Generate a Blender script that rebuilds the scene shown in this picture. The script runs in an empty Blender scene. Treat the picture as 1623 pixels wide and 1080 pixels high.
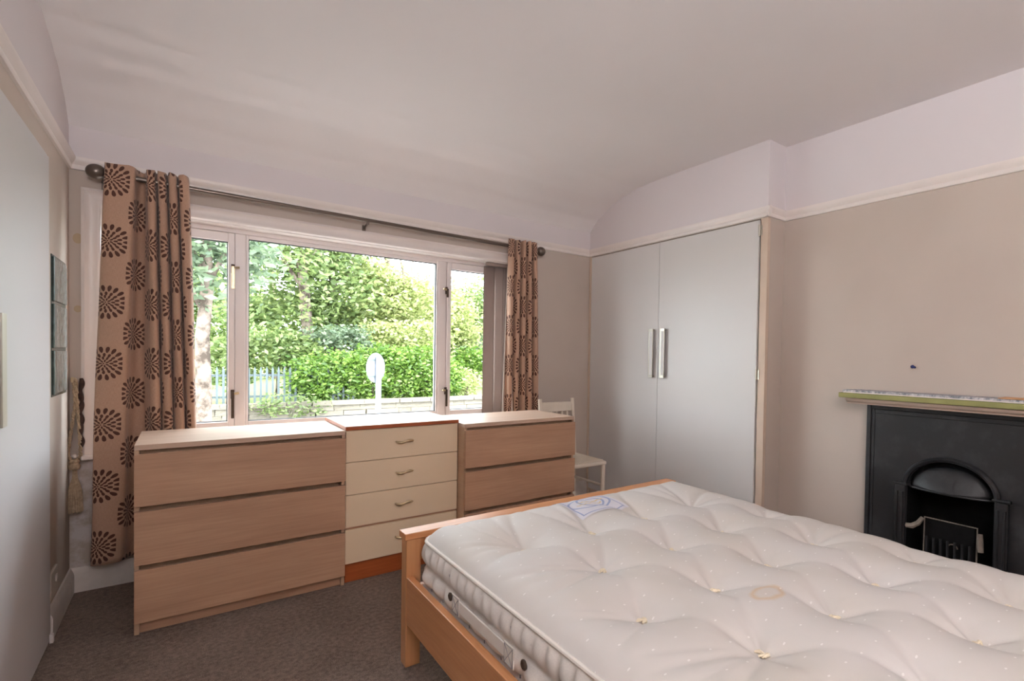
import bpy, math, random
import numpy as np
from mathutils import Vector, Matrix

random.seed(7)
rng = np.random.default_rng(11)
S = bpy.context.scene
COL = S.collection

# ------------------------------------------------------------------ camera
FPX, PCX, PCY = 816.284, 948.629, 581.709
ya, ro, pi_ = math.radians(38.774), math.radians(-.988), math.radians(-1.087)
Yv = Vector((math.sin(ya), math.cos(ya), 0)); Xv = Vector((math.cos(ya), -math.sin(ya), 0)); Zv = Vector((0, 0, 1))
Fv = Yv * math.cos(pi_) + Zv * math.sin(pi_); U0 = -Yv * math.sin(pi_) + Zv * math.cos(pi_)
Rv = Xv * math.cos(ro) - U0 * math.sin(ro); Uv = Xv * math.sin(ro) + U0 * math.cos(ro)
cam = bpy.data.cameras.new('camera'); camo = bpy.data.objects.new('camera', cam); COL.objects.link(camo)
camo.matrix_world = Matrix(((Rv.x, Uv.x, -Fv.x, 0), (Rv.y, Uv.y, -Fv.y, 0), (Rv.z, Uv.z, -Fv.z, 1.19), (0, 0, 0, 1)))
cam.sensor_width = 36; cam.lens = FPX * 36 / 1623
cam.shift_x = (811.5 - PCX) / 1623; cam.shift_y = (PCY - 540) / 1623
cam.clip_start = .02; cam.clip_end = 300
S.camera = camo

# ------------------------------------------------------------------ light
W = bpy.data.worlds.new('sky'); S.world = W; W.use_nodes = True
wn = W.node_tree; wn.nodes.clear()
bg = wn.nodes.new('ShaderNodeBackground'); wo = wn.nodes.new('ShaderNodeOutputWorld')
SKY = 11.0
bg.inputs[0].default_value = (.88, .94, 1.0, 1); bg.inputs[1].default_value = SKY
wn.links.new(bg.outputs[0], wo.inputs[0])
SUN = 6.5
sl = bpy.data.lights.new('sun', 'SUN'); sl.energy = SUN; sl.angle = math.radians(12); sl.color = (1, .95, .85)
so = bpy.data.objects.new('sun', sl); COL.objects.link(so); so.rotation_euler = (math.radians(48), 0, math.radians(-25))
ADDED_FILL = 185.0
ll = bpy.data.lights.new('added_fill_bulb', 'POINT'); ll.energy = ADDED_FILL; ll.shadow_soft_size = .06; ll.color = (.88, .94, 1)  # fill light added behind the camera to lift the interior brightness
lo = bpy.data.objects.new('added_fill_bulb', ll); COL.objects.link(lo); lo.location = (-.1, -1.1, 1.72)
S.view_settings.view_transform = 'Standard'; S.view_settings.look = 'None'
S.view_settings.exposure = 0.26; S.view_settings.gamma = 1; S.view_settings.use_curve_mapping = False
S.cycles.max_bounces = 14; S.cycles.diffuse_bounces = 10; S.cycles.transparent_max_bounces = 16
S.cycles.use_denoising = True
S.cycles.caustics_reflective = False; S.cycles.caustics_refractive = False

# ------------------------------------------------------------------ helpers
def lin(c):
    return tuple(((v / 255) / 12.92 if v <= 10 else (((v / 255) + .055) / 1.055) ** 2.4) for v in c) + (1,)

class NT:
    """small builder for procedural materials"""
    def __init__(s, name, rough=.6, spec=.5, metal=0):
        s.m = bpy.data.materials.new(name); s.m.use_nodes = True; s.t = s.m.node_tree
        s.b = s.t.nodes['Principled BSDF']; s.b.inputs['Roughness'].default_value = rough
        s.b.inputs['Metallic'].default_value = metal; s.b.inputs['Specular IOR Level'].default_value = spec
        s.out = s.t.nodes['Material Output']
    def node(s, typ, **kw):
        n = s.t.nodes.new(typ)
        for k, v in kw.items(): setattr(n, k, v)
        return n
    def put(s, sock, v):
        if isinstance(v, V): s.t.links.new(v.s, sock)
        elif isinstance(v, bpy.types.NodeSocket): s.t.links.new(v, sock)
        else: sock.default_value = v
    def math(s, op, a, b=0.0, c=0.0):
        n = s.node('ShaderNodeMath', operation=op)
        s.put(n.inputs[0], a); s.put(n.inputs[1], b); s.put(n.inputs[2], c)
        return V(s, n.outputs[0])
    def coord(s, kind='Object'):
        return s.node('ShaderNodeTexCoord').outputs[kind]
    def xyz(s, vec):
        n = s.node('ShaderNodeSeparateXYZ'); s.t.links.new(vec, n.inputs[0])
        return V(s, n.outputs[0]), V(s, n.outputs[1]), V(s, n.outputs[2])
    def comb(s, x, y, z=0.0):
        n = s.node('ShaderNodeCombineXYZ'); s.put(n.inputs[0], x); s.put(n.inputs[1], y); s.put(n.inputs[2], z); return n.outputs[0]
    def scale(s, vec, sc):
        n = s.node('ShaderNodeMapping'); s.t.links.new(vec, n.inputs[0]); n.inputs['Scale'].default_value = sc; return n.outputs[0]
    def noise(s, vec, scale=5, detail=3, rough=.5, dist=0.0):
        n = s.node('ShaderNodeTexNoise'); s.t.links.new(vec, n.inputs['Vector'])
        n.inputs['Scale'].default_value = scale; n.inputs['Detail'].default_value = detail
        n.inputs['Roughness'].default_value = rough; n.inputs['Distortion'].default_value = dist
        return V(s, n.outputs[0])
    def mix(s, f, a, b):
        n = s.node('ShaderNodeMix', data_type='RGBA'); s.put(n.inputs[0], f); s.put(n.inputs[6], a); s.put(n.inputs[7], b)
        return n.outputs[2]
    def ramp(s, f, lo, hi):
        n = s.node('ShaderNodeMapRange'); s.put(n.inputs[0], f); n.inputs[1].default_value = lo; n.inputs[2].default_value = hi
        return V(s, n.outputs[0])
    def col(s, v): s.put(s.b.inputs['Base Color'], v)
    def bump(s, h, strength=.3, dist=.01):
        n = s.node('ShaderNodeBump'); n.inputs['Strength'].default_value = strength; n.inputs['Distance'].default_value = dist
        s.put(n.inputs['Height'], h); s.t.links.new(n.outputs[0], s.b.inputs['Normal'])
class V:
    def __init__(s, nt, sock): s.n = nt; s.s = sock
    def __add__(s, o): return s.n.math('ADD', s, o)
    def __radd__(s, o): return s.n.math('ADD', o, s)
    def __sub__(s, o): return s.n.math('SUBTRACT', s, o)
    def __rsub__(s, o): return s.n.math('SUBTRACT', o, s)
    def __mul__(s, o): return s.n.math('MULTIPLY', s, o)
    def __rmul__(s, o): return s.n.math('MULTIPLY', o, s)
    def __truediv__(s, o): return s.n.math('DIVIDE', s, o)
    def lt(s, o): return s.n.math('LESS_THAN', s, o)
    def gt(s, o): return s.n.math('GREATER_THAN', s, o)
    def f(s, op, o=0.0): return s.n.math(op, s, o)

def plain(name, c, rough=.6, spec=.5, metal=0, var=.04, scale=6, bump=0.0, bscale=60):
    t = NT(name, rough, spec, metal); L = lin(c); co = t.coord()
    nz = t.noise(co, scale, 3)
    t.col(t.mix(t.ramp(nz, .3, .7), tuple(v * (1 - var) for v in L[:3]) + (1,), tuple(min(1, v * (1 + var)) for v in L[:3]) + (1,)))
    if bump: t.bump(t.noise(co, bscale, 4), bump, .004)
    return t.m

def wood(name, c1, c2, axis='x', rough=.4, fine=1.0, bump=.08, spec=.5):
    t = NT(name, rough, spec); co = t.coord()
    sc = {'x': (1.2, 14, 14), 'y': (14, 1.2, 14), 'z': (14, 14, 1.2)}[axis]
    a = t.noise(t.scale(co, tuple(v * 1.0 for v in sc)), 1.0, 4, .6, .5)
    sc2 = {'x': (5, 160, 160), 'y': (160, 5, 160), 'z': (160, 160, 5)}[axis]
    b = t.noise(t.scale(co, sc2), fine, 2, .5)
    c = t.noise(co, 2.2, 2)
    f = t.ramp(a * .55 + b * .3 + c * .15, .36, .64)
    t.col(t.mix(f, lin(c1), lin(c2)))
    t.bump(b, bump, .001)
    return t.m

class MB:
    def __init__(s): s.v = []; s.f = []; s.uv = None; s.sm = False
    def add(s, vs, fs):
        n = len(s.v); s.v += [tuple(p) for p in vs]; s.f += [tuple(i + n for i in f) for f in fs]; return s
    def box(s, x0, x1, y0, y1, z0, z1):
        return s.add([(x0, y0, z0), (x1, y0, z0), (x1, y1, z0), (x0, y1, z0), (x0, y0, z1), (x1, y0, z1), (x1, y1, z1), (x0, y1, z1)],
                     [(0, 3, 2, 1), (4, 5, 6, 7), (0, 1, 5, 4), (1, 2, 6, 5), (2, 3, 7, 6), (3, 0, 4, 7)])
    def obox(s, c, half, ax):
        """box with centre c, half sizes, and three axes"""
        vs = []
        for k in range(8):
            sx, sy, sz = (1 if k in (1, 2, 5, 6) else -1), (1 if k in (2, 3, 6, 7) else -1), (1 if k > 3 else -1)
            vs.append(Vector(c) + ax[0] * (sx * half[0]) + ax[1] * (sy * half[1]) + ax[2] * (sz * half[2]))
        return s.add(vs, [(0, 3, 2, 1), (4, 5, 6, 7), (0, 1, 5, 4), (1, 2, 6, 5), (2, 3, 7, 6), (3, 0, 4, 7)])
    def tube(s, pts, r, n=10, caps=True):
        pts = [Vector(p) for p in pts]; m = len(pts)
        rs = r if isinstance(r, (list, tuple)) else [r] * m
        vs = []; ref = None
        for i, p in enumerate(pts):
            d = (pts[min(i + 1, m - 1)] - pts[max(i - 1, 0)]).normalized()
            if ref is None: ref = Vector((0, 0, 1)) if abs(d.z) < .9 else Vector((1, 0, 0))
            a = d.cross(ref)
            if a.length < 1e-4: a = d.cross(Vector((0, 1, 0)))
            a.normalize(); b = d.cross(a).normalized(); ref = -b if False else ref
            for k in range(n):
                t = 2 * math.pi * k / n; vs.append(p + a * (math.cos(t) * rs[i]) + b * (math.sin(t) * rs[i]))
        fs = [(i * n + k, i * n + (k + 1) % n, (i + 1) * n + (k + 1) % n, (i + 1) * n + k) for i in range(m - 1) for k in range(n)]
        if caps: fs += [tuple(range(n))[::-1], tuple((m - 1) * n + k for k in range(n))]
        s.sm = True
        return s.add(vs, fs)
    def lathe(s, prof, c, n=20, axis='z'):
        vs = []
        for r, h in prof:
            for k in range(n):
                t = 2 * math.pi * k / n; a, b = r * math.cos(t), r * math.sin(t)
                vs.append({'z': (c[0] + a, c[1] + b, c[2] + h), 'x': (c[0] + h, c[1] + a, c[2] + b), 'y': (c[0] + a, c[1] + h, c[2] - b)}[axis])
        m = len(prof)
        fs = [(i * n + k, i * n + (k + 1) % n, (i + 1) * n + (k + 1) % n, (i + 1) * n + k) for i in range(m - 1) for k in range(n)]
        fs += [tuple(range(n))[::-1], tuple((m - 1) * n + k for k in range(n))]
        s.sm = True
        return s.add(vs, fs)
    def prism(s, poly, fn, a, b):
        """poly: 2D outline; fn(u,v,w)->xyz; extruded from w=a to w=b"""
        n = len(poly)
        vs = [fn(u, v, a) for u, v in poly] + [fn(u, v, b) for u, v in poly]
        return s.add(vs, [tuple(range(n))[::-1], tuple(range(n, 2 * n))] + [(i, (i + 1) % n, (i + 1) % n + n, i + n) for i in range(n)])
    def grid(s, P, nu, nv):
        """P[i][j] points"""
        vs = [P[i][j] for i in range(nu) for j in range(nv)]
        return s.add(vs, [(i * nv + j, i * nv + j + 1, (i + 1) * nv + j + 1, (i + 1) * nv + j) for i in range(nu - 1) for j in range(nv - 1)])

ORG = {}
def setp(o, label=None, cat=None, group=None, kind=None):
    if label: o['label'] = label
    if cat: o['category'] = cat
    if group: o['group'] = group
    if kind: o['kind'] = kind
    return o
def thing(name, loc, label, cat, group=None, kind=None):
    o = bpy.data.objects.new(name, None); COL.objects.link(o); o.location = loc
    o.empty_display_size = .1
    ORG[o.name] = Vector(loc)
    return setp(o, label, cat, group, kind)
def part(name, mb, mat, parent=None, bevel=0, smooth=None, label=None, solid=0, loc=None, segs=2, kind=None, fixn=True):
    org = ORG[parent.name] if parent is not None else Vector(loc or (0, 0, 0))
    me = bpy.data.meshes.new(name)
    me.from_pydata([tuple(Vector(v) - org) for v in mb.v], [], mb.f)
    if fixn:
        import bmesh
        bm = bmesh.new(); bm.from_mesh(me); bmesh.ops.recalc_face_normals(bm, faces=bm.faces); bm.to_mesh(me); bm.free()
    o = bpy.data.objects.new(name, me); COL.objects.link(o)
    if isinstance(mat, (list, tuple)):
        for m in mat: me.materials.append(m)
    else: me.materials.append(mat)
    sm = mb.sm if smooth is None else smooth
    if sm:
        me.polygons.foreach_set('use_smooth', [True] * len(me.polygons))
        if sm != 'all':
            me.set_sharp_from_angle(angle=math.radians(40))
    if solid:
        m = o.modifiers.new('solid', 'SOLIDIFY'); m.thickness = solid; m.offset = 0
    if bevel:
        m = o.modifiers.new('bevel', 'BEVEL'); m.width = bevel; m.segments = segs; m.limit_method = 'ANGLE'; m.angle_limit = math.radians(40)
        me.polygons.foreach_set('use_smooth', [True] * len(me.polygons)); me.set_sharp_from_angle(angle=math.radians(50))
        wmod = o.modifiers.new('wn', 'WEIGHTED_NORMAL'); wmod.keep_sharp = True
    if parent is not None:
        o.parent = parent; ORG[o.name] = org
        # keep the child in the parent's own frame
    else:
        o.location = org; ORG[o.name] = org
    if label: o['label'] = label
    if kind: o['kind'] = kind
    return o
def copy_tree(o, parent=None, dloc=None):
    c = o.copy(); COL.objects.link(c); c.parent = parent
    ORG[c.name] = ORG.get(o.name, Vector((0, 0, 0)))
    if dloc is not None: c.location = Vector(o.location) + Vector(dloc)
    for ch in list(o.children): copy_tree(ch, c)
    return c

# ------------------------------------------------------------------ materials
M = {}
t = NT('wall_paint', .85, .2); co = t.coord(); x, y, z = t.xyz(co)
big = t.noise(co, 1.6, 3); fine = t.noise(co, 45, 3)
base = t.mix(t.ramp(big, .3, .7), lin((190, 177, 167)), lin((197, 185, 175)))
def paint_split(t, base, zsplit=2.08):
    return t.mix(z.gt(zsplit), base, lin((216, 209, 210)))
t.col(paint_split(t, base)); t.bump(fine, .08, .003); M['wall'] = t.m
# back wall: the same paint with bare, scuffed plaster left of the window casing and yellow marks
t = NT('wall_paint_back', .85, .2); co = t.coord(); x, y, z = t.xyz(co)
big = t.noise(co, 1.6, 3); nz = t.noise(co, 14, 4, .6)
base = t.mix(t.ramp(big, .3, .7), lin((190, 177, 167)), lin((197, 185, 175)))
mask = (z + (nz - .5) * .10).lt(.66) * x.lt(-.20) * z.gt(.09)
base = t.mix(mask * .85, base, t.mix(t.ramp(nz, .42, .6), lin((206, 200, 200)), lin((176, 164, 152))))
d = (x + .405) * (x + .405) + (z - 1.72) * (z - 1.72) * .5
d2 = (x + .405) * (x + .405) + (z - 1.38) * (z - 1.38) * .7
base = t.mix((d.lt(.0003) + d2.lt(.0002)) * .5, base, lin((176, 148, 92)))
t.col(t.mix(z.gt(2.08), base, lin((216, 209, 210)))); t.bump(t.noise(co, 45, 3), .08, .003); M['wall_back'] = t.m
M['ceiling'] = plain('ceiling_paint', (230, 225, 224), .9, .1, var=.015, scale=1.5, bump=.1, bscale=30)
M['trim'] = plain('white_gloss_paint', (226, 217, 212), .35, .5, var=.03, scale=4)
M['skirt'] = plain('worn_white_paint', (206, 198, 192), .5, .4, var=.09, scale=12)
M['door'] = plain('white_door_paint', (203, 201, 202), .5, .4, var=.01, scale=1)
M['ward'] = plain('wardrobe_white_laminate', (208, 205, 203), .42, .4, var=.015, scale=1.2)
M['post'] = plain('beige_painted_timber', (204, 184, 166), .6, .3, var=.04, scale=8)
M['upvc'] = plain('white_upvc', (226, 218, 216), .3, .5, var=.01, scale=2)
M['gasket'] = plain('black_gasket', (40, 38, 40), .6)
M['steel'] = plain('brushed_steel', (190, 184, 172), .35, .5, .9, var=.05)
M['brass'] = plain('aged_brass', (206, 186, 152), .28, .5, .85, var=.15, scale=40)
M['bronze'] = plain('dark_bronze', (70, 54, 42), .45, .5, .6, var=.2, scale=40)
M['rod'] = plain('gunmetal_rod', (112, 100, 92), .28, .5, .8, var=.05)
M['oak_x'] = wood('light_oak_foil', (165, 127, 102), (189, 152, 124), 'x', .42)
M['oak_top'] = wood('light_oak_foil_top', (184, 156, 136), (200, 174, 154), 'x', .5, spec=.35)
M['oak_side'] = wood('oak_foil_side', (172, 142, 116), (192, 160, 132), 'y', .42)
M['cream'] = plain('cream_laminate', (226, 205, 176), .4, .4, var=.012, scale=2)
M['midtop'] = wood('pale_laminate_top', (200, 178, 162), (210, 190, 176), 'x', .48, spec=.35)
M['redwood'] = wood('red_brown_edging', (150, 74, 36), (178, 96, 52), 'x', .35)
M['midside'] = wood('mid_side', (150, 112, 84), (170, 128, 98), 'z', .4)
M['bed_x'] = wood('bed_oak_x', (186, 124, 78), (206, 147, 100), 'x', .42)
M['bed_y'] = wood('bed_oak_y', (186, 126, 82), (208, 150, 104), 'y', .28)
M['bed_z'] = wood('bed_oak_z', (184, 128, 84), (204, 150, 104), 'z', .3)
M['bedslat'] = wood('slat_pine', (200, 170, 130), (214, 186, 146), 'x', .6)
M['chair'] = plain('chair_white_paint', (222, 211, 196), .5, .4, var=.04, scale=12)
t = NT('rush_seat', .8, .2); co = t.coord(); x, y, z = t.xyz(co)
w = t.node('ShaderNodeTexWave'); w.inputs['Scale'].default_value = 40; w.inputs['Distortion'].default_value = 1.5; t.t.links.new(co, w.inputs[0])
t.col(t.mix(V(t, w.outputs[1]), lin((206, 194, 176)), lin((228, 218, 202)))); t.bump(V(t, w.outputs[1]), .4, .004); M['rush'] = t.m
# carpet
t = NT('brown_carpet', .95, .05); co = t.coord()
a = t.noise(co, 260, 2, .7); b = t.noise(co, 55, 3, .6); c = t.noise(co, 3, 2)
t.col(t.mix(t.ramp(a * .5 + b * .35 + c * .15, .38, .62), lin((96, 83, 75)), lin((158, 141, 130)))); t.bump(a + b, .9, .006); M['carpet'] = t.m
# cast iron
t = NT('black_cast_iron', .42, .5); co = t.coord(); a = t.noise(co, 9, 5, .65); b = t.noise(co, 90, 3)
t.col(t.mix(t.ramp(a, .5, .75), lin((32, 32, 34)), lin((56, 55, 57)))); t.bump(b, .25, .002)
r = t.ramp(a, .3, .7); t.put(t.b.inputs['Roughness'], r * .25 + .35); M['iron'] = t.m
M['soot'] = plain('sooty_fireback', (20, 19, 19), .9, .1, var=.3, scale=20, bump=.5)
M['ash'] = plain('chalky_grey_metal', (128, 118, 108), .8, .2, var=.25, scale=30)
M['green'] = plain('green_painted_board', (146, 144, 92), .6, .3, var=.1, scale=14)
M['mantel'] = plain('pink_beige_mantel_paint', (208, 186, 170), .5, .3, var=.04, scale=10)
t = NT('spattered_paper', .7, .3); co = t.coord(); a = t.noise(co, 90, 5, .75); b = t.noise(t.scale(co, (1, 8, 1)), 6, 3)
t.col(t.mix(t.ramp(a * .6 + b * .4, .42, .6), lin((116, 120, 128)), lin((206, 202, 204)))); M['spatter'] = t.m
M['orange'] = plain('tan_card', (206, 158, 116), .7, .2, var=.1, scale=30)
M['blue'] = plain('blue_plug', (34, 40, 104), .5)
M['socket'] = plain('socket_plastic', (196, 186, 174), .4, .4, var=.05)
M['rope'] = plain('ecru_rope', (176, 156, 132), .9, .1, var=.2, scale=90, bump=.6, bscale=200)
M['beads'] = plain('dark_brown_braid', (62, 44, 38), .7, .2, var=.4, scale=60, bump=.6, bscale=150)
M['blind'] = plain('grey_brown_blind', (150, 134, 128), .8, .2, var=.03, scale=3)
t = NT('glass_block', .15, .5); co = t.coord(); a = t.noise(co, 30, 3)
t.col(t.mix(t.ramp(a, .4, .6), lin((136, 142, 140)), lin((168, 170, 166)))); t.bump(a, .5, .01); M['block'] = t.m
M['block_edge'] = plain('glass_block_edge', (84, 98, 94), .2, .6, var=.3, scale=25)
# clear pane: very lightly tinted, lets light and shadow rays through
t = NT('window_glass'); t.t.nodes.remove(t.b)
tr = t.node('ShaderNodeBsdfTransparent'); tr.inputs[0].default_value = (.965, .98, .975, 1); t.t.links.new(tr.outputs[0], t.out.inputs[0])
M['glass'] = t.m

# curtain cloth: flower heads made of tear-shaped petals, half-drop repeat; UV in metres
def curtain_mat():
    t = NT('flower_head_curtain', .75, .25); uv = t.node('ShaderNodeUVMap'); u, v, _ = t.xyz(uv.outputs[0])
    CW, CH = .135, .294
    uc = u / CW; c = uc.f('FLOOR'); fu = uc - c
    par = (c * .5); par = par - par.f('FLOOR')          # 0 or .5
    vc = v / CH + par; fv = vc - vc.f('FLOOR')
    dark = None
    px_ = (fu - .5) * CW; pv = (fv - .5) * CH
    r = (px_ * px_ + pv * pv).f('SQRT'); th = t.math('ARCTAN2', pv, px_)
    for rc, h, w_, n, ph in ((.0, .005, .004, 1, 0), (.0125, .0066, .0034, 7, 0), (.026, .0082, .0042, 11, .5), (.041, .0096, .0052, 14, 0), (.0665, .0150, .0072, 18, .5)):
        q = th * (n / (2 * math.pi)) + ph; da = (q - q.f('FLOOR') - .5) * (2 * math.pi / n)
        s_ = da * r
        tear = 1.0 + (r - rc) * (.28 / max(h, .001))      # fatter outwards
        e = ((r - rc) / h) * ((r - rc) / h) + (s_ / (tear * w_)) * (s_ / (tear * w_))
        m = e.lt(1.0)
        dark = m if dark is None else dark.f('MAXIMUM', m)
    weave = t.noise(t.scale(uv.outputs[0], (120, 900, 1)), 1, 2); slub = t.noise(t.scale(uv.outputs[0], (900, 60, 1)), 1, 2)
    base = t.mix(t.ramp(weave * .5 + slub * .5, .35, .65), lin((166, 131, 110)), lin((190, 156, 134)))
    dk = t.mix(t.ramp(weave, .3, .7), lin((68, 40, 32)), lin((92, 58, 46)))
    t.col(t.mix(dark, base, dk)); t.bump(weave + dark * .6, .25, .001)
    t.put(t.b.inputs['Sheen Weight'], .15)
    return t.m
M['curtain'] = curtain_mat()
M['lining'] = plain('ivory_lining', (232, 224, 216), .8, .1, var=.02)

# mattress cover: damask cotton with small woven dots, a tea-coloured ring stain (a stain of its own)
t = NT('mattress_cotton', .62, .3); co = t.coord('Object'); x, y, z = t.xyz(co)
DS = .072
yy = y / DS; row = yy.f('FLOOR'); par = row * .5; par = (par - par.f('FLOOR'))
xx = x / DS + par
dx = (xx - xx.f('FLOOR') - .5) * DS; dy = (yy - row - .5) * DS
dots = ((dx * dx) * .35 + dy * dy).lt(.0000055)
nz = t.noise(co, 30, 3); nb = t.noise(co, 3, 3); wv = t.noise(t.scale(co, (500, 60, 60)), 1, 2)
yel = t.mix(t.ramp(nb, .35, .7), lin((206, 202, 199)), lin((202, 196, 189)))
sx, sy = 1.253 - .70, .80 - .04
ddx = (x - sx) / .062; ddy = (y - sy) / .036
rr = (ddx * ddx + ddy * ddy).f('SQRT') + (nz - .5) * .5
ring = t.ramp((rr - .85).f('ABSOLUTE'), .30, .0); inside = t.ramp(rr, 1.0, .2)
cc = t.mix(ring * .55, yel, lin((204, 166, 112))); cc = t.mix(inside * .12, cc, lin((206, 170, 120)))
cc = t.mix(dots * .45, cc, lin((248, 246, 244)))
t.col(cc); t.bump(wv, .12, .001); M['mat_top'] = t.m
t = NT('mattress_border', .6, .3); co = t.coord(); x, y, z = t.xyz(co)
wv = t.noise(t.scale(co, (200, 200, 500)), 1, 2); t.col(t.mix(t.ramp(wv, .3, .7), lin((214, 209, 205)), lin((226, 221, 216)))); t.bump(wv, .1, .001); M['mat_side'] = t.m
M['pipe'] = plain('piping', (226, 220, 214), .6, .3, var=.02)
M['tuft'] = plain('tuft_wool', (226, 214, 190), .9, .1, var=.12, scale=120)
M['tie'] = plain('grey_tie', (150, 146, 152), .8, .2)
M['vent'] = plain('brown_vent', (98, 84, 74), .4, .5, .5)
# label
t = NT('woven_label', .5, .4); co = t.coord('UV'); u, v, _ = t.xyz(co)
def ell(cx, cy, a, b, w, ang=0.0):
    c_, s_ = math.cos(ang), math.sin(ang); du = u - cx; dv = v - cy
    p = (du * c_ + dv * s_) / a; q = (dv * c_ - du * s_) / b
    return (((p * p + q * q).f('SQRT') - 1.0).f('ABSOLUTE')).lt(w)
blue = ell(.60, .56, .30, .30, .07, .1).f('MAXIMUM', ell(.42, .52, .34, .26, .06, .1))
edge = (u.f('MINIMUM', 1.0 - u)).f('MINIMUM', v.f('MINIMUM', 1.0 - v)); blue = blue.f('MAXIMUM', (edge - .07).f('ABSOLUTE').lt(.012))
wob = t.math('SINE', u * 60) * .012
gold = ((v - .58 + wob).f('ABSOLUTE').lt(.022) * (u - .55).f('ABSOLUTE').lt(.26)).f('MAXIMUM', (v - .46 + wob).f('ABSOLUTE').lt(.02) * (u - .45).f('ABSOLUTE').lt(.26))
c1 = t.mix(blue * .75, lin((206, 204, 212)), lin((116, 136, 182))); t.col(t.mix(gold * .8, c1, lin((206, 182, 130)))); M['label'] = t.m
# outside
def stone_mat(name, a, b):
    t = NT(name, .9, .2); co = t.coord(); n = t.noise(co, 7, 5, .7)
    oi = t.node('ShaderNodeObjectInfo'); 
    c0 = t.mix(t.ramp(n, .3, .7), lin(a), lin(b)); hsv = t.node('ShaderNodeHueSaturation'); t.put(hsv.inputs['Value'], V(t, oi.outputs['Random']) * .3 + .85)
    t.t.links.new(c0, hsv.inputs['Color']); t.col(hsv.outputs[0]); t.bump(n, .6, .03); return t.m
M['stone'] = stone_mat('weathered_stone', (104, 98, 88), (132, 125, 112))
M['mortar'] = plain('wall_core', (94, 89, 79), .95, .1, var=.2)
M['asphalt'] = plain('asphalt', (128, 126, 124), .9, .2, var=.1, scale=30)
M['grass'] = plain('grass', (118, 130, 80), .9, .1, var=.25, scale=8)
M['bark'] = plain('mottled_bark', (48, 43, 40), .95, .05, var=.6, scale=4)
t = NT('mottled_bark'); t.t.nodes.remove(t.b); co = t.coord(); d_ = t.node('ShaderNodeBsdfDiffuse'); t.t.links.new(t.mix(t.ramp(t.noise(co, 5, 5, .6), .38, .62), lin((70, 62, 56)), lin((140, 126, 116))), d_.inputs[0]); t.t.links.new(d_.outputs[0], t.out.inputs[0]); M['bark'] = t.m
M['fence'] = plain('grey_green_rail_paint', (84, 94, 96), .5, .4, var=.05)
M['signback'] = plain('grey_sign_metal', (132, 138, 148), .6, .5, .1, var=.03)
M['fhouse'] = plain('far_render', (150, 144, 134), .9, .1); M['froof'] = plain('far_slate', (70, 74, 82), .8, .2); M['fpane'] = plain('far_pane', (60, 72, 90), .2, .6)
def leafmat(name, a, b):
    t = NT(name); t.t.nodes.remove(t.b)
    g = t.node('ShaderNodeNewGeometry'); c = t.mix(V(t, g.outputs['Random Per Island']), lin(a), lin(b))
    d = t.node('ShaderNodeBsdfDiffuse'); tl = t.node('ShaderNodeBsdfTranslucent'); gs = t.node('ShaderNodeBsdfGlossy'); gs.inputs['Roughness'].default_value = .45
    t.t.links.new(c, d.inputs[0]); t.t.links.new(c, tl.inputs[0]); m1 = t.node('ShaderNodeMixShader'); m1.inputs[0].default_value = .45
    t.t.links.new(d.outputs[0], m1.inputs[1]); t.t.links.new(tl.outputs[0], m1.inputs[2])
    m2 = t.node('ShaderNodeMixShader'); m2.inputs[0].default_value = .04; t.t.links.new(m1.outputs[0], m2.inputs[1]); t.t.links.new(gs.outputs[0], m2.inputs[2])
    t.t.links.new(m2.outputs[0], t.out.inputs[0]); return t.m
M['leaf_mid'] = leafmat('leaf_mid_green', (88, 108, 62), (138, 154, 96))
M['leaf_yel'] = leafmat('leaf_yellow_green', (126, 138, 80), (172, 178, 120))
M['leaf_laurel'] = leafmat('leaf_laurel', (66, 100, 34), (130, 158, 72))
M['leaf_dark'] = leafmat('leaf_blue_green', (78, 96, 74), (122, 138, 108))
M['bloom'] = leafmat('leaf_pale_tips', (130, 138, 100), (170, 172, 132))

# ------------------------------------------------------------------ the room
XL, YB, XW, XF, YE, ZC = -.435, 3.531, 2.721, 2.899, 1.79, 2.507
YR, XR = -1.45, 2.899
def struct(name, mb, mat, **k):
    lab = k.pop('label', None); cat = k.pop('cat', None)
    o = part(name, mb, mat, **k); return setp(o, lab, cat, None, 'structure')
struct('floor', MB().box(XL - .2, 3.6, YR - .2, YB + .25, -.12, 0), M['carpet'], label='brown speckled fitted carpet across the whole bedroom floor', cat='floor')
# ceiling with a cove that runs down to the back wall
prof = [(3.55, 2.235), (3.50, 2.29), (3.43, 2.345), (3.33, 2.397), (3.23, 2.435), (3.13, 2.461), (3.03, 2.482), (2.93, 2.495), (2.82, 2.503), (2.68, ZC), (YR - .2, ZC)]
fine_p = []
for (a0, b0), (a1, b1) in zip(prof[:-2], prof[1:-1]):
    for k in range(4):
        q = k / 4; yy_ = a0 * (1 - q) + a1 * q; fine_p.append((yy_, b0 * (1 - q) + b1 * q + .0035 * math.sin((3.5 - yy_) * 2 * math.pi / .17) * min(1, max(0, (3.5 - yy_) / .1)) * min(1, max(0, (yy_ - 2.75) / .2))))
prof = fine_p + prof[-2:]
mb = MB(); poly = prof + [(YR - .2, ZC + .25), (3.78, ZC + .25), (3.78, 2.235)]
mb.prism(poly, lambda u, v, w: (w, u, v), XL - .2, 3.6); mb.sm = True
struct('ceiling', mb, M['ceiling'], label='off-white painted ceiling that curves down above the window', cat='ceiling')
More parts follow.
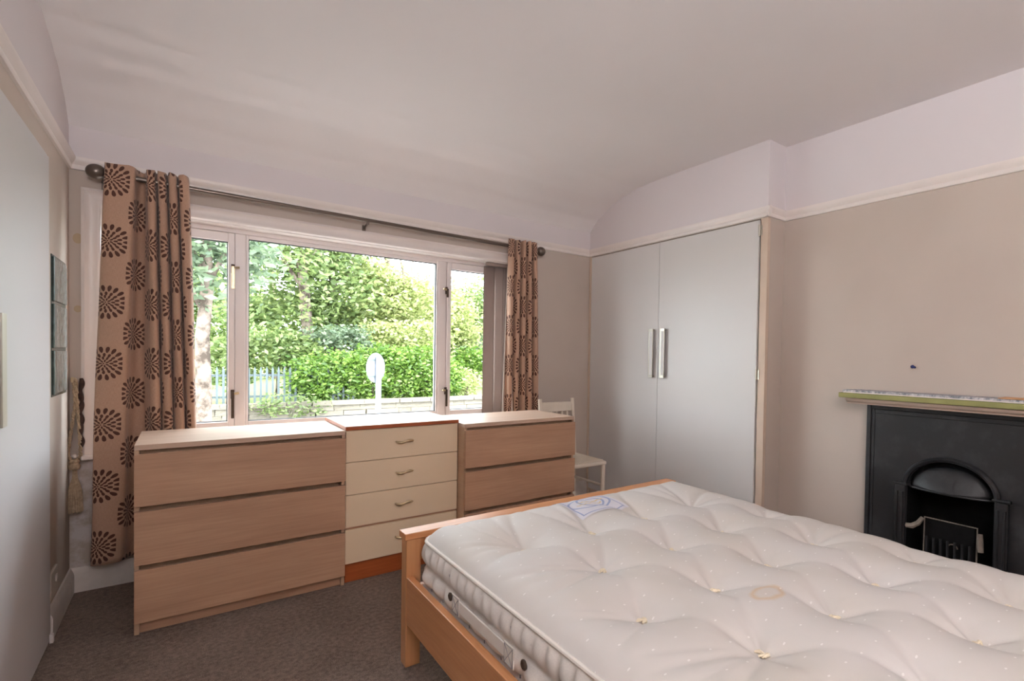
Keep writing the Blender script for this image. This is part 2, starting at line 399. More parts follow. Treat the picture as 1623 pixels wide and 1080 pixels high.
# back wall with the window opening
OX0, OX1, OZ0, OZ1 = -.325, 2.025, .69, 1.90
mb = MB()
mb.box(XL - .2, OX0, YB, YB + .25, -.1, 2.6); mb.box(OX1, 3.6, YB, YB + .25, -.1, 2.6)
mb.box(OX0, OX1, YB, YB + .25, -.1, OZ0); mb.box(OX0, OX1, YB, YB + .25, OZ1, 2.6)
struct('wall_back', mb, M['wall_back'], label='beige back wall with white frieze around the wide window', cat='wall')
struct('wall_left', MB().box(XL - .2, XL, YR - .2, YB, -.1, 2.6), M['wall'], label='beige left wall behind the white door, white above the picture rail', cat='wall')
mb = MB(); mb.box(XF, XF + .3, YR - .2, .62, -.1, 2.6); mb.box(XF, XF + .3, 1.10, YE, -.1, 2.6); mb.box(XF, XF + .3, .62, 1.10, .74, 2.6); mb.box(XF + .2, XF + .3, .62, 1.10, -.1, .74); mb.box(XW, 3.55, YE, YB, 2.045, 2.6); mb.box(XW + .028, 3.0, YE, YE + .045, -.1, 2.045); mb.box(3.4, 3.55, YE, YB, -.1, 2.045)
struct('wall_right', mb, M['wall'], label='beige right wall with the fireplace and the boxed-out wardrobe recess', cat='wall')
struct('wall_front', MB().box(XL - .2, 3.6, YR - .2, YR, -.1, 2.6), M['wall'], label='plain beige wall behind the camera', cat='wall')
# picture rails (moulded section)
RP = [(0, 0), (.010, .002), (.014, .012), (.012, .022), (.020, .034), (.026, .046), (.026, .058), (.010, .062), (0, .062)]
Z0 = 2.048
def rail(name, fn, a, b, lab):
    mb = MB(); mb.prism([(u, v) for u, v in RP], fn, a, b); o = part(name, mb, M['trim'], smooth=True); setp(o, lab, 'picture rail', None, 'structure')
rail('trim_1', lambda u, v, w: (w, YB - u, Z0 + v), XL, XW, 'white moulded picture rail along the back wall above the window')
rail('trim_2', lambda u, v, w: (XL + u, w, Z0 + v), YR, YB, 'white moulded picture rail on the left wall')
rail('trim_3', lambda u, v, w: (XW - u, w, Z0 + v), YE - .025, YB, 'white moulded picture rail above the wardrobe doors')
rail('trim_4', lambda u, v, w: (w, YE - u, Z0 + v), XW - .025, XF, 'short return of picture rail at the corner of the wardrobe recess')
rail('trim_5', lambda u, v, w: (XF - u, w, Z0 + v), YR, YE, 'white moulded picture rail on the wall above the fireplace')
SP = [(0, 0), (.018, 0), (.018, .085), (.014, .10), (.006, .118), (0, .12)]
def skirt(name, fn, a, b, lab):
    mb = MB(); mb.prism(SP, fn, a, b); o = part(name, mb, M['skirt'], smooth=True); setp(o, lab, 'skirting board', None, 'structure')
skirt('baseboard_back', lambda u, v, w: (w, YB - u, v), XL, XW - .006, 'worn white skirting board under the window')
skirt('baseboard_left', lambda u, v, w: (XL + u, w, v), 2.995, YB, 'scuffed white skirting board in the left corner beyond the door')
skirt('baseboard_right', lambda u, v, w: (XF - u, w, v), 1.26, YE, 'white skirting board between wardrobe and fireplace')

# door in the left wall
d = thing('door_1', (XL, 2.6, 0), 'plain white flush door at the left edge', 'door', None, 'structure')
part('door_leaf', MB().box(XL, XL + .012, 2.16, 2.988, .008, 1.948), M['door'], d, .002)
part('door_stop', MB().box(XL, XL + .009, 2.990, 3.002, .0, 1.958), M['post'], d, .001)
part('handle_plate', MB().box(XL + .012, XL + .018, 2.27, 2.322, .95, 1.29), M['steel'], d, .002, label='grey metal plate')
part('door_wedge', MB().box(XL + .012, XL + .024, 2.962, 2.982, .0, .035), M['trim'], d, .002)


# ------------------------------------------------------------------ window
w1 = thing('window_1', (.85, YB, .69), 'wide white three-light window with a fixed middle pane and two casements', 'window', None, 'structure')
# casing (moulded architrave) round the opening
mb = MB()
CP = [(0, 0), (0, .020), (.012, .026), (.022, .020), (.040, .018), (.056, .024), (.068, .020), (.075, 0)]
def casing_run(mb, kind):
    pass
cx0, cx1, cz0, cz1 = -.392, 2.092, .665, 1.967
def seg(mb, poly3a, poly3b):
    n = len(poly3a); mb.add(poly3a + poly3b, [tuple(range(n))[::-1], tuple(range(n, 2 * n))] + [(i, (i + 1) % n, (i + 1) % n + n, i + n) for i in range(n)])
L0 = [(cx0 + u, YB - w, cz0) for u, w in CP]; L1 = [(cx0 + u, YB - w, cz1 - u) for u, w in CP]
R0 = [(cx1 - u, YB - w, cz0) for u, w in CP]; R1 = [(cx1 - u, YB - w, cz1 - u) for u, w in CP]
mb = MB(); seg(mb, L0, L1); part('casing_left', mb, M['trim'], w1, smooth=True)
mb = MB(); seg(mb, R0, R1); part('casing_right', mb, M['trim'], w1, smooth=True)
mb = MB(); seg(mb, L1, R1); part('casing_head', mb, M['trim'], w1, smooth=True)
mb = MB(); mb.box(cx0, cx1, YB - .045, YB + .09, .645, .668); mb.box(OX0, OX1, YB, YB + .09, .668, .695); part('window_sill', mb, M['trim'], w1, .006)
# reveal lining
mb = MB(); mb.box(OX0, OX0 + .012, YB, YB + .085, .695, 1.90); mb.box(OX1 - .012, OX1, YB, YB + .085, .695, 1.90); mb.box(OX0 + .012, OX1 - .012, YB, YB + .085, 1.888, 1.90)
part('reveal_lining', mb, M['trim'], w1)
YF0, YF1 = YB + .085, YB + .15      # outer frame depth
GX = [(-.255, .186), (.292, 1.402), (1.503, 1.955)]
GZ0, GZ1 = .787, 1.833
FX0, FX1, FZ0, FZ1 = OX0, OX1, .695, 1.90
MU = [(.222, .272), (1.422, 1.478)]
mb = MB()
mb.box(FX0, -.29, YF0, YF1, FZ0, FZ1); mb.box(2.0, FX1, YF0, YF1, FZ0, FZ1)
mb.box(-.29, 2.0, YF0, YF1, 1.862, FZ1); mb.box(-.29, 2.0, YF0, YF1, FZ0, .742)
mb.box(.222, .274, YF0, YF1, .742, 1.862); mb.box(1.420, 1.478, YF0, YF1, .742, 1.862)
part('window_frame', mb, M['upvc'], w1, .004)
def ring(x0, x1, z0, z1, t_, y0, y1, tb=None, tt=None, tr_=None):
    tb = tb or t_; tt = tt or t_; tr_ = tr_ or t_
    return MB().box(x0, x0 + t_, y0, y1, z0, z1).box(x1 - tr_, x1, y0, y1, z0, z1).box(x0 + t_, x1 - tr_, y0, y1, z0, z0 + tb).box(x0 + t_, x1 - tr_, y0, y1, z1 - tt, z1)
for (sx0, sx1) in ((-.288, .220), (1.480, 1.998)):
    s_ = part('casement_sash', ring(sx0, sx1, .744, 1.858, .030, YF0 - .012, YF1 - .01, .040, .048, .030), M['upvc'], w1, .004)
    gz1 = 1.858 - .048
    part('gasket', ring(sx0 + .0301, sx1 - .0301, .7841, gz1 - .0001, .004, YF0 + .012, YF0 + .03), M['gasket'], s_)
    part('pane', MB().box(sx0 + .032, sx1 - .032, YF0 + .018, YF0 + .022, .786, gz1 - .002), M['glass'], s_)
b_ = part('glazing_bead', ring(.2741, 1.4199, .7421, 1.8619, .014, YF0 + .004, YF1 - .01, .038, .022), M['upvc'], w1, .003)
part('gasket', ring(.2882, 1.4058, .7802, 1.8398, .004, YF0 + .012, YF0 + .03), M['gasket'], b_)
part('pane', MB().box(.29, 1.404, YF0 + .018, YF0 + .022, .782, 1.838), M['glass'], w1)
# casement fasteners
def fastener(x, z, drop, lever, blade, mir=1):
    mb = MB(); mb.box(x - .009, x + .009, YF0 - .020, YF0 - .012, z - .03, z + .022)
    p = part('casement_handle', mb, M['bronze'], w1, .002)
    mb = MB(); mb.tube([(x, YF0 - .018, z), (x, YF0 - .035, z), (x + .03 * mir, YF0 - .038, z + .004)], .007, 8)
    part('pivot', mb, lever, p)
    mb = MB(); mb.box(x - .008, x + .007, YF0 - .044, YF0 - .036, z - drop, z + .008); part('lever', mb, blade, p, .003)
fastener(.212, 1.66, .12, M['brass'], M['brass']); fastener(.212, .945, .14, M['brass'], M['bronze'])
fastener(1.472, 1.655, .055, M['brass'], M['bronze'], -1); fastener(1.472, .93, .115, M['brass'], M['bronze'], -1)

# ------------------------------------------------------------------ exterior
GR = -1.55
struct('ground', MB().box(-25, 45, 3.9, 12.9, GR - .2, GR), M['asphalt'], label='grey asphalt street in front of the house', cat='road')
struct('lawn', MB().box(-30, 60, 13.1, 80, -.4, -.02), M['grass'], label='raised grass bank behind the stone wall', cat='grass')
sw = thing('stone_wall', (3, 12.9, GR), 'low weathered stone retaining wall across the street', 'wall')
part('wall_core', MB().box(-6, 16, 12.93, 13.09, GR, .02), M['mortar'], sw)
STN = []
for k in range(6):
    mb = MB(); hw, hh, hd = random.uniform(.46, .50), .46, .5; j = lambda: random.uniform(-.03, .03)
    mb.add([(-hw + j(), -hd, -hh + j()), (hw + j(), -hd, -hh + j()), (hw + j(), hd, -hh), (-hw + j(), hd, -hh), (-hw + j(), -hd, hh + j()), (hw + j(), -hd, hh + j()), (hw, hd, hh), (-hw, hd, hh)],
           [(0, 3, 2, 1), (4, 5, 6, 7), (0, 1, 5, 4), (1, 2, 6, 5), (2, 3, 7, 6), (3, 0, 4, 7)])
    me = bpy.data.meshes.new('stone'); me.from_pydata(mb.v, [], mb.f); me.materials.append(M['stone']); STN.append(me)
zr = .10; rowi = 0
while zr > -.75:
    h = random.uniform(.13, .19) if rowi else .10
    xx = -.5 - random.random() * .3
    while xx < 8.2:
        wd = random.uniform(.26, .58)
        o = bpy.data.objects.new('stone', random.choice(STN)); COL.objects.link(o); o.parent = sw
        dp = .13 if rowi else .26
        o.location = Vector((xx + wd / 2, 12.87 + random.uniform(-.015, .015), zr - h / 2)) - ORG[sw.name]; o.scale = (wd, dp, h)
        xx += wd - .008
    zr -= h - .006; rowi += 1
# palisade fence on the wall
fe = thing('palisade_fence', (1.5, 13.35, -.02), 'grey-green upright railing fence on the stone wall behind the trees', 'fence')
for zz in (.18, .64): part('rail', MB().box(-.3, 3.3, 13.36, 13.39, zz, zz + .05), M['fence'], fe)
pm = None
for k in range(32):
    xk = -.25 + k * .11
    if pm is None:
        mb = MB(); mb.prism([(-.022, 0), (.022, 0), (.022, .78), (0, .86), (-.022, .78)], lambda u, v, w: (xk + u, w, v), 13.33, 13.355); pm = part('pale', mb, M['fence'], fe)
    else:
        o = pm.copy(); COL.objects.link(o); o.location = (k * .11, 0, 0)
# road sign seen from behind
sg = thing('road_sign', (2.94, 10.5, GR), 'round road sign seen from behind on a pale post', 'sign')
mb = MB(); mb.tube([(2.94, 10.5, GR), (2.94, 10.5, 1.12)], .052, 14); part('post', mb, M['signback'], sg)
ang = math.radians(50); nx, ny = math.cos(ang), -math.sin(ang)          # disc normal
mb = MB(); vs = []; n = 36; ax = Vector((-ny, nx, 0)); nn = Vector((nx, ny, 0)); cc = Vector((2.94, 10.5, .905)) - Vector((nx, ny, 0)) * .06
for s_ in (-.004, .004):
    for k in range(n):
        a = 2 * math.pi * k / n; vs.append(cc + nn * s_ + ax * (.29 * math.cos(a)) + Vector((0, 0, .29 * math.sin(a))))
mb.add(vs, [tuple(range(n))[::-1], tuple(range(n, 2 * n))] + [(k, (k + 1) % n, n + (k + 1) % n, n + k) for k in range(n)])
part('sign_disc', mb, M['signback'], sg)
for zz in (.74, 1.06):
    mb = MB(); mb.obox(cc + nn * .012 + Vector((0, 0, zz - .905)), (.25, .006, .010), (ax, nn, Vector((0, 0, 1)))); part('sign_bracket', mb, M['fence'], sg)
# far house glimpsed between trees
hs = thing('far_house', (5.2, 30, 0), 'pale low building with a window strip glimpsed through the trees', 'building')
part('wall', MB().box(3.3, 6.6, 30, 34, -.05, 1.8), M['fhouse'], hs); part('roof', MB().prism([(3.1, 1.8), (6.8, 1.8), (6.4, 2.3), (3.5, 2.3)], lambda u, v, w: (u, w, v), 29.8, 34.2), M['froof'], hs)
for k in range(3):
    f_ = part('window', ring(4.0 + k * .8, 4.7 + k * .8, .9, 1.6, .06, 29.93, 30.0), M['trim'], hs); part('pane', MB().box(4.06 + k * .8, 4.64 + k * .8, 29.96, 29.99, .96, 1.54), M['fpane'], f_)

def leaf_mesh(name, centers, n, size, mat, spread):
    """n folded leaves (two triangles each) scattered round clump centres"""
    idx = rng.integers(0, len(centers), n)
    P = centers[idx] + rng.normal(0, 1, (n, 3)) * spread * np.array([1, 1, .75])
    d = rng.normal(0, 1, (n, 3)); d[:, 2] *= .5; d /= np.linalg.norm(d, axis=1)[:, None]
    u = np.cross(d, rng.normal(0, 1, (n, 3))); u /= np.linalg.norm(u, axis=1)[:, None]
    w = np.cross(d, u); sz = size * rng.uniform(.6, 1.25, (n, 1))
    a = P - d * sz; b = P + d * sz; c = P + u * sz * .5 + w * sz * .12; e = P - u * sz * .5 + w * sz * .12
    co_ = np.stack([a, c, b, e], 1).reshape(-1, 3)
    me = bpy.data.meshes.new(name); me.vertices.add(4 * n); me.vertices.foreach_set('co', co_.astype(np.float32).ravel())
    base = (np.arange(n) * 4)[:, None]; tri = np.concatenate([base + [0, 1, 2], base + [0, 2, 3]], 1).reshape(-1)
    me.loops.add(6 * n); me.loops.foreach_set('vertex_index', tri.astype(np.int32)); me.polygons.add(2 * n)
    me.polygons.foreach_set('loop_start', (np.arange(2 * n) * 3).astype(np.int32)); me.update(calc_edges=True); me.materials.append(mat)
    return me
def foliage(parent, blobs, n, size, mat, spread=.3, clumps=70, name='foliage'):
    C = []
    tot = sum(b[3] * b[4] * b[5] for b in blobs)
    for (x_, y_, z_, rx, ry, rz) in blobs:
        k = max(6, int(clumps * rx * ry * rz / tot)); q = rng.normal(0, 1, (k, 3)); q /= np.linalg.norm(q, axis=1)[:, None]; q *= rng.uniform(.45, 1, (k, 1)) ** .6
        C.append(q * np.array([rx, ry, rz]) + np.array([x_, y_, z_]))
    C = np.concatenate(C) - np.array(ORG[parent.name])
    me = leaf_mesh(name, C, n, size, mat, spread)
    o = bpy.data.objects.new(name, me); COL.objects.link(o); o.parent = parent; o['kind'] = 'stuff'
    return o
def tree(x_, y_, trunk, tr_, branches, blobs, n, size, mat, label, spread=.32, clumps=80):
    t_ = thing('tree', (x_, y_, trunk[0][2]), label, 'tree')
    mb = MB(); m_ = len(trunk); mb.tube(trunk, [tr_ * (1 - .45 * i / (m_ - 1)) for i in range(m_)], 10); part('trunk', mb, M['bark'], t_)
    for br in branches:
        mb = MB(); mb.tube(br, [tr_ * .38 * (1 - .6 * i / (len(br) - 1)) for i in range(len(br))], 7); part('branch', mb, M['bark'], t_)
    foliage(t_, blobs, n, size, mat, spread, clumps)
    return t_
def bush(name, x_, y_, z_, rx, ry, rz, n, size, mat, label, group=None, spread=.15, clumps=60):
    t_ = thing(name, (x_, y_, z_ - rz), label, 'bush', group)
    foliage(t_, [(x_, y_, z_, rx, ry, rz)], n, size, mat, spread, clumps)
    mb = MB()
    mb.tube([(x_, y_, -.02), (x_ + .05, y_, z_ - rz * .2)], [.05, .025], 7); part('stem', mb, M['bark'], t_)
    return t_

tree(.2, 9.6, [(.20, 9.6, GR), (.22, 9.6, .4), (.20, 9.62, 1.4), (.26, 9.6, 2.2), (.2, 9.65, 3.4), (.3, 9.6, 4.6)], .112,
     [[(.22, 9.6, 2.1), (.5, 9.5, 2.7), (.8, 9.5, 3.2)], [(.24, 9.6, 2.3), (0, 9.6, 2.8), (-.3, 9.5, 3.4)], [(.2, 9.62, 1.8), (.0, 9.5, 2.2), (-.3, 9.4, 2.5)]],
     [(-.1, 10, 3.4, 1.1, 1.0, 1.3), (.4, 9.5, 2.5, .7, .5, .7), (.0, 9.3, 2.6, .5, .4, .6)], 4200, .075, M['leaf_dark'], 'large near tree with mottled bark, seen through the left casement', .22, 60)
tree(2.5, 15, [(2.5, 15, -.02), (2.45, 15, 1.8), (2.3, 15, 3.6), (2.35, 15, 5.2), (2.3, 15, 6.5)], .15,
     [[(2.45, 15, 2.6), (1.9, 15, 3.5), (1.5, 14.8, 4.3)], [(2.35, 15, 3.4), (2.9, 14.9, 4.3), (3.2, 14.8, 5.2)], [(2.33, 15, 4.2), (1.9, 14.9, 5.0), (1.7, 14.9, 5.6)]],
     [(1.6, 15, 2.9, 1.3, 1.0, 1.2), (2.6, 15.2, 4.1, 1.3, 1.0, 1.0), (.9, 15.5, 3.9, 1.0, 1.0, .9), (1.5, 15, 5.2, 1.4, 1, .9)], 6800, .085, M['leaf_mid'], 'mid green tree left of centre in the middle pane, bare trunk showing at the top', .30, 100)
tree(3.25, 16, [(3.3, 16, -.02), (3.35, 16, 1.2), (3.2, 16, 2.6), (3.3, 16, 4.2), (3.35, 16, 5.6)], .14,
     [[(3.2, 16, 2.6), (3.7, 15.9, 3.6), (3.9, 15.8, 4.6)], [(3.28, 16, 3.8), (2.9, 15.8, 4.8), (2.7, 15.8, 5.5)]],
     [(3.2, 15.8, 3.0, 1.2, .9, 1.0), (2.4, 16.2, 2.0, 1.3, .9, .9), (3.4, 16.3, 4.2, .8, .7, .5)], 7500, .085, M['leaf_mid'], 'green tree with a reddish leaning trunk behind the railings', .28, 90)
tree(5.2, 16.5, [(5.2, 16.5, -.02), (5.25, 16.5, 1.4), (5.1, 16.5, 2.6), (4.9, 16.5, 3.6), (4.7, 16.5, 5.1)], .13,
     [[(5.1, 16.5, 2.4), (5.5, 16.4, 3.4), (5.7, 16.4, 4.9)], [(4.95, 16.5, 3.2), (4.4, 16.4, 3.9), (4.0, 16.4, 5.0)], [(5.2, 16.5, 2.0), (4.6, 16.3, 2.8), (4.3, 16.2, 3.4)], [(5.4, 16.4, 3.2), (5.2, 16.4, 4.2), (5.1, 16.4, 5.0)]],
     [(4.5, 16.3, 2.7, 1.2, .9, 1.1), (5.6, 16.3, 2.6, 1.2, .9, 1.0), (5.0, 16.6, 1.6, 1.4, .9, .9), (4.9, 16.7, 3.4, 1.1, .8, .4)], 11000, .08, M['leaf_yel'], 'yellow-green tree right of centre with bare forked branches on top', .26, 120)
tree(7.2, 18, [(7.2, 18, -.02), (7.1, 18, 1.6), (7.2, 18, 3.0)], .13, [[(7.1, 18, 1.8), (6.6, 17.9, 2.7), (6.4, 17.9, 3.3)], [(7.1, 18, 2.0), (7.7, 17.9, 2.8), (7.9, 17.9, 3.4)]],
     [(6.8, 17.8, 2.6, 1.2, .9, 1.2), (7.6, 18, 2.0, .9, .9, 1.0)], 7000, .085, M['leaf_yel'], 'yellow-green tree beside the right mullion', .27, 80)
tree(10.2, 20, [(10.2, 20, -.02), (10.1, 20, 2), (10.2, 20, 3.4)], .15, [[(10.1, 20, 2.2), (9.4, 19.9, 3.2)], [(10.1, 20, 2.3), (10.9, 19.9, 3.3)]],
     [(9.5, 20, 2.9, 1.3, 1, 1.5), (10.8, 20, 2.4, 1.3, 1, 1.4)], 7500, .10, M['leaf_mid'], 'rounded green tree seen through the right casement', .3, 90)
tree(-1.5, 22, [(-1.5, 22, -.02), (-1.4, 22, 3), (-1.5, 22, 7)], .2, [[(-1.4, 22, 3.4), (-.6, 22, 4.6)], [(-1.4, 22, 3.6), (-2.4, 22, 5)]],
     [(-1.0, 22, 3.4, 1.6, 1, 1.5), (.4, 22.5, 2.4, 1.6, 1, 1.3)], 6000, .12, M['leaf_mid'], 'tall tree far behind, at the left edge of the view', .4, 70)
tree(3, 27, [(3, 27, -.02), (3.1, 27, 2), (3, 27, 5)], .2, [[(3, 27, 2.6), (2, 27, 3.8)], [(3, 27, 2.8), (4.2, 27, 4)]],
     [(1.6, 27, 1.9, 2.2, 1, 1.8), (4.6, 27, 2.9, 2.0, 1, 1.3), (8.2, 27, 3.0, 2.2, 1, 1.9)], 9000, .13, M['leaf_yel'], 'pale tree filling the gap behind the middle trees', .4, 80)
tree(13.5, 27, [(13.5, 27, -.02), (13.4, 27, 2), (13.5, 27, 4)], .2, [[(13.4, 27, 2.4), (12.6, 27, 3.4)], [(13.4, 27, 2.6), (14.4, 27, 3.6)]],
     [(11.0, 27, 2.8, 2.2, 1, 2.0), (14.4, 27, 3.0, 2.2, 1, 2.2)], 8000, .14, M['leaf_mid'], 'far tree line behind the rounded tree at the right', .45, 80)
# laurel hedge: bushes along the wall
for k, (bx, bz, rx, rz) in enumerate([(2.35, .55, .5, .55), (2.95, .62, .6, .62), (3.6, .7, .62, .75), (4.3, .68, .6, .75), (4.95, .66, .55, .75), (5.45, .55, .42, .6)]):
    bush('laurel_bush', bx, 13.45, bz, rx, .42, rz, 2600, .06, M['leaf_laurel'],
         ['leftmost bright laurel bush, below the far building', 'second laurel bush from the left on the wall', 'tall laurel bush just left of the road sign', 'laurel bush directly behind the road sign', 'laurel bush just right of the road sign', 'last laurel bush beside the right mullion'][k], 'laurel hedge on the stone wall', .11, 70)
for k, (bx, by, bz, rx, rz) in enumerate([(3.1, 14.4, 1.35, .8, .5), (4.3, 14.6, 1.5, .8, .5), (5.5, 14.8, 1.45, .8, .6)]):
    bush('shrub', bx, by, bz, rx, .5, rz, 2200, .065, [M['leaf_dark'], M['leaf_yel'], M['leaf_yel']][k], ['dull green shrub above the left end of the laurel hedge', 'pale shrub above the middle of the laurel hedge', 'pale shrub above the right end of the laurel hedge'][k], 'shrubs behind the laurel hedge', .13, 60)
bush('trailing_ivy', 1.75, 12.72, .0, .85, .1, .26, 520, .05, M['leaf_mid'], 'loose trailing greenery hanging over the wall below the railings', None, .09, 30)
bush('shrub', 1.7, 14.3, 1.2, 1.1, .5, .45, 2600, .07, M['leaf_mid'], 'mid green shrub above the railings in the middle pane', None, .14, 60)
bush('shrub', .75, 14.3, .9, .5, .4, .5, 1200, .07, M['leaf_mid'], 'green shrub behind the railings in the left casement', None, .13, 40)
bush('shrub', 6.1, 13.5, .40, .32, .3, .42, 900, .05, M['leaf_yel'], 'small light shrub on the wall at the foot of the right casement', None, .09, 30)
bush('shrub', 8.2, 18.6, 1.3, 1.1, .6, .85, 2200, .085, M['leaf_dark'], 'dark blue-green shrub in the middle of the right casement', None, .18, 50)
bush('shrub', 8.0, 16.8, .95, 1.1, .5, .38, 1800, .075, M['leaf_laurel'], 'low bright shrub beyond the lawn in the right casement', None, .15, 50)

# ------------------------------------------------------------------ wardrobe
wd_ = thing('wardrobe', (XW, 2.66, 0), 'tall built-in wardrobe with two plain pale grey-white doors', 'wardrobe')
mb = MB(); mb.box(XW + .03, 3.39, YE + .05, YE + .065, .02, 2.044); mb.box(XW + .031, 3.39, 3.50, 3.515, .02, 2.044); mb.box(3.375, 3.39, YE + .065, 3.50, .02, 2.044); mb.box(XW + .03, 3.375, YE + .065, 3.5, 2.03, 2.044); mb.box(XW + .03, 3.375, YE + .065, 3.5, .0, .03)
part('carcass', mb, M['ward'], wd_)
mb = MB(); mb.box(XW, XW + .028, YE, 1.838, 0, 2.046); part('frame_post', mb, M['post'], wd_, .002, label='beige painted timber post')
mb = MB(); mb.box(XW - .004, XW + .029, 3.507, 3.530, 0, 2.046); part('frame_post', mb, M['post'], wd_, .002, label='beige painted timber post')
mb = MB(); mb.box(XW + .006, XW + .028, 1.84, 3.506, 0, .055); part('plinth', mb, M['post'], wd_, .001)
for (y0, y1, hy0, hy1) in ((1.852, 2.690, 2.605, 2.650), (2.694, 3.503, 2.722, 2.767)):
    dd = part('wardrobe_door', MB().box(XW, XW + .02, y0, y1, .06, 2.040), M['ward'], wd_, .0015)
    mb = MB(); mb.box(XW - .026, XW - .020, hy0, hy1, 1.045, 1.405)
    mb.box(XW - .020, XW, hy0 + .003, hy1 - .003, 1.391, 1.402); mb.box(XW - .020, XW, hy0 + .003, hy1 - .003, 1.048, 1.059)
    h = part('handle', mb, M['steel'], dd, .0015, label='grip handle with steel edges')
    part('handle_insert', MB().box(XW - .0268, XW - .0262, hy0 + .004, hy1 - .013, 1.065, 1.385), M['ward'], dd)
for zz in (1.975, 1.1):
    mb = MB(); mb.tube([(XW - .006, 1.845, zz - .035), (XW - .006, 1.845, zz + .035)], .006, 10); mb.box(XW - .003, XW - .0005, 1.828, 1.844, zz - .03, zz + .03); part('hinge', mb, M['steel'], wd_)

# ------------------------------------------------------------------ fireplace
XS = XF - .032
fp = thing('fireplace', (XF, .85, 0), 'black cast iron fireplace with an arched hood', 'fireplace')
AY, AZ = .862, .563       # arch centre
RO, RZ = .182, .148       # arch opening half width and height
def fy(u, v, w): return (w, u, v)
# face plate with arched cut-out, made of strips
mb = MB()
n = 28
arc = [(AY + RO * math.cos(math.pi * k / n), AZ + RZ * math.sin(math.pi * k / n)) for k in range(n + 1)]   # from +y side to -y side
Y0, Y1, ZT = .45, 1.248, .962
# back & front face of plate: left and right columns plus fan above arch
for (a_, b_) in ((XS, XS + .001),):
    for k in range(n):
        (ya1, za1), (yb1, zb1) = arc[k], arc[k + 1]
        ta = Y0 + .04 + (Y1 - Y0 - .08) * (1 - k / n); tb = Y0 + .04 + (Y1 - Y0 - .08) * (1 - (k + 1) / n)
        mb.add([(XS, ya1, za1), (XS, yb1, zb1), (XS, tb, ZT - .045), (XS, ta, ZT - .045)], [(0, 1, 2, 3)])
    mb.add([(XS, AY + RO, 0), (XS, Y1 - .04, 0), (XS, Y1 - .04, ZT - .045), (XS, AY + RO, AZ)], [(0, 1, 2, 3)])
    mb.add([(XS, AY - RO, 0), (XS, Y0 + .04, 0), (XS, Y0 + .04, ZT - .045), (XS, AY - RO, AZ)], [(0, 1, 2, 3)])
# arch edge returns
for k in range(n):
    (ya1, za1), (yb1, zb1) = arc[k], arc[k + 1]; mb.add([(XS, ya1, za1), (XS, yb1, zb1), (XS + .05, yb1, zb1), (XS + .05, ya1, za1)], [(0, 1, 2, 3)])
part('face_plate', mb, M['iron'], fp, solid=.006, smooth=False)
# moulded outer border
mb = MB()
mb.box(XS - .012, XF, Y1 - .022, Y1, 0, ZT); mb.box(XS - .006, XF - .01, Y1 - .04, Y1 - .022, 0, ZT - .022)
mb.box(XS - .012, XF, Y0, Y0 + .022, 0, ZT); mb.box(XS - .006, XF - .01, Y0 + .022, Y0 + .04, 0, ZT - .022)
mb.box(XS - .012, XF, Y0 + .022, Y1 - .022, ZT - .022, ZT); mb.box(XS - .006, XF - .01, Y0 + .04, Y1 - .04, ZT - .045, ZT - .022)
part('border_moulding', mb, M['iron'], fp, .003)
# raised arch band
mb = MB(); P = []
pr = [(0, -.002), (.003, -.014), (.012, -.018), (.020, -.010), (.024, 0)]
for k in range(n + 1):
    a = math.pi * k / n; P.append([(XS + w_, AY + (RO + r_) * math.cos(a), AZ + (RZ + r_) * math.sin(a)) for r_, w_ in pr])
mb.grid(P, n + 1, len(pr)); mb.sm = True; part('arch_band', mb, M['iron'], fp, solid=.003)
# pilasters
for s_ in (1, -1):
    yc = AY + s_ * (RO + .028)
    pl = part('pilaster', MB().box(XS - .020, XS + .003, yc - .026, yc + .026, 0, AZ + .004), M['iron'], fp, .004)
    mb = MB()
    for q in (-.013, .013): mb.tube([(XS - .020, yc + q, .02), (XS - .020, yc + q, AZ - .03)], .006, 8)
    part('reeding', mb, M['iron'], pl)
    part('pilaster_cap', MB().box(XS - .026, XS + .003, yc - .034, yc + .034, AZ + .004, AZ + .018), M['iron'], fp, .004)
# domed hood: quarter-ellipsoid bulging outwards below the arch
mb = MB(); P = []
for i in range(15):
    v_ = i / 14; row = []
    for k in range(25):
        a = math.pi * k / 24; rr_ = (1 - v_ * .999)
        ry_, rz_ = RO * .93 * rr_, RZ * .80 * rr_
        yq = AY + RO * .93 * math.cos(a) * rr_; zq = AZ + .004 + rz_ * math.sin(a)
        bul = .075 * math.sqrt(max(0, 1 - rr_ ** 2)) * 1.0
        row.append((XS + .028 - bul * (.35 + .65 * (1 - (zq - AZ) / RZ)), yq, zq))
    P.append(row)
mb.grid(P, 15, 25); mb.sm = True; part('hood', mb, M['iron'], fp, smooth='all', solid=.003)
mb = MB(); P = []
for k in range(25):
    a = math.pi * k / 24; P.append([(XS + .045, AY + RO * math.cos(a), AZ + RZ * math.sin(a)), (XS + .028, AY + RO * .92 * math.cos(a), AZ + .004 + RZ * .79 * math.sin(a))])
mb.grid(P, 25, 2); part('hood_recess', mb, M['soot'], fp, solid=.003)
# lip under the hood
mb = MB(); pts = [(XS + .02 - .058 * math.sin(math.pi * k / 20), AY + RO * .97 * math.cos(math.pi * k / 20), AZ + .0) for k in range(21)]
mb.tube(pts, .0055, 8); part('hood_lip', mb, M['iron'], fp)
# firebox
mb = MB(); mb.box(XS + .20, XS + .215, AY - RO, AY + RO, .0, AZ + .16); mb.box(XS + .004, XS + .2, AY + RO - .001, AY + RO + .012, 0, AZ + .02); mb.box(XS + .004, XS + .2, AY - RO - .012, AY - RO + .001, 0, AZ + .02); mb.box(XS + .05, XS + .2, AY - RO, AY + RO, AZ + .01, AZ + .03)
part('firebox', mb, M['soot'], fp)
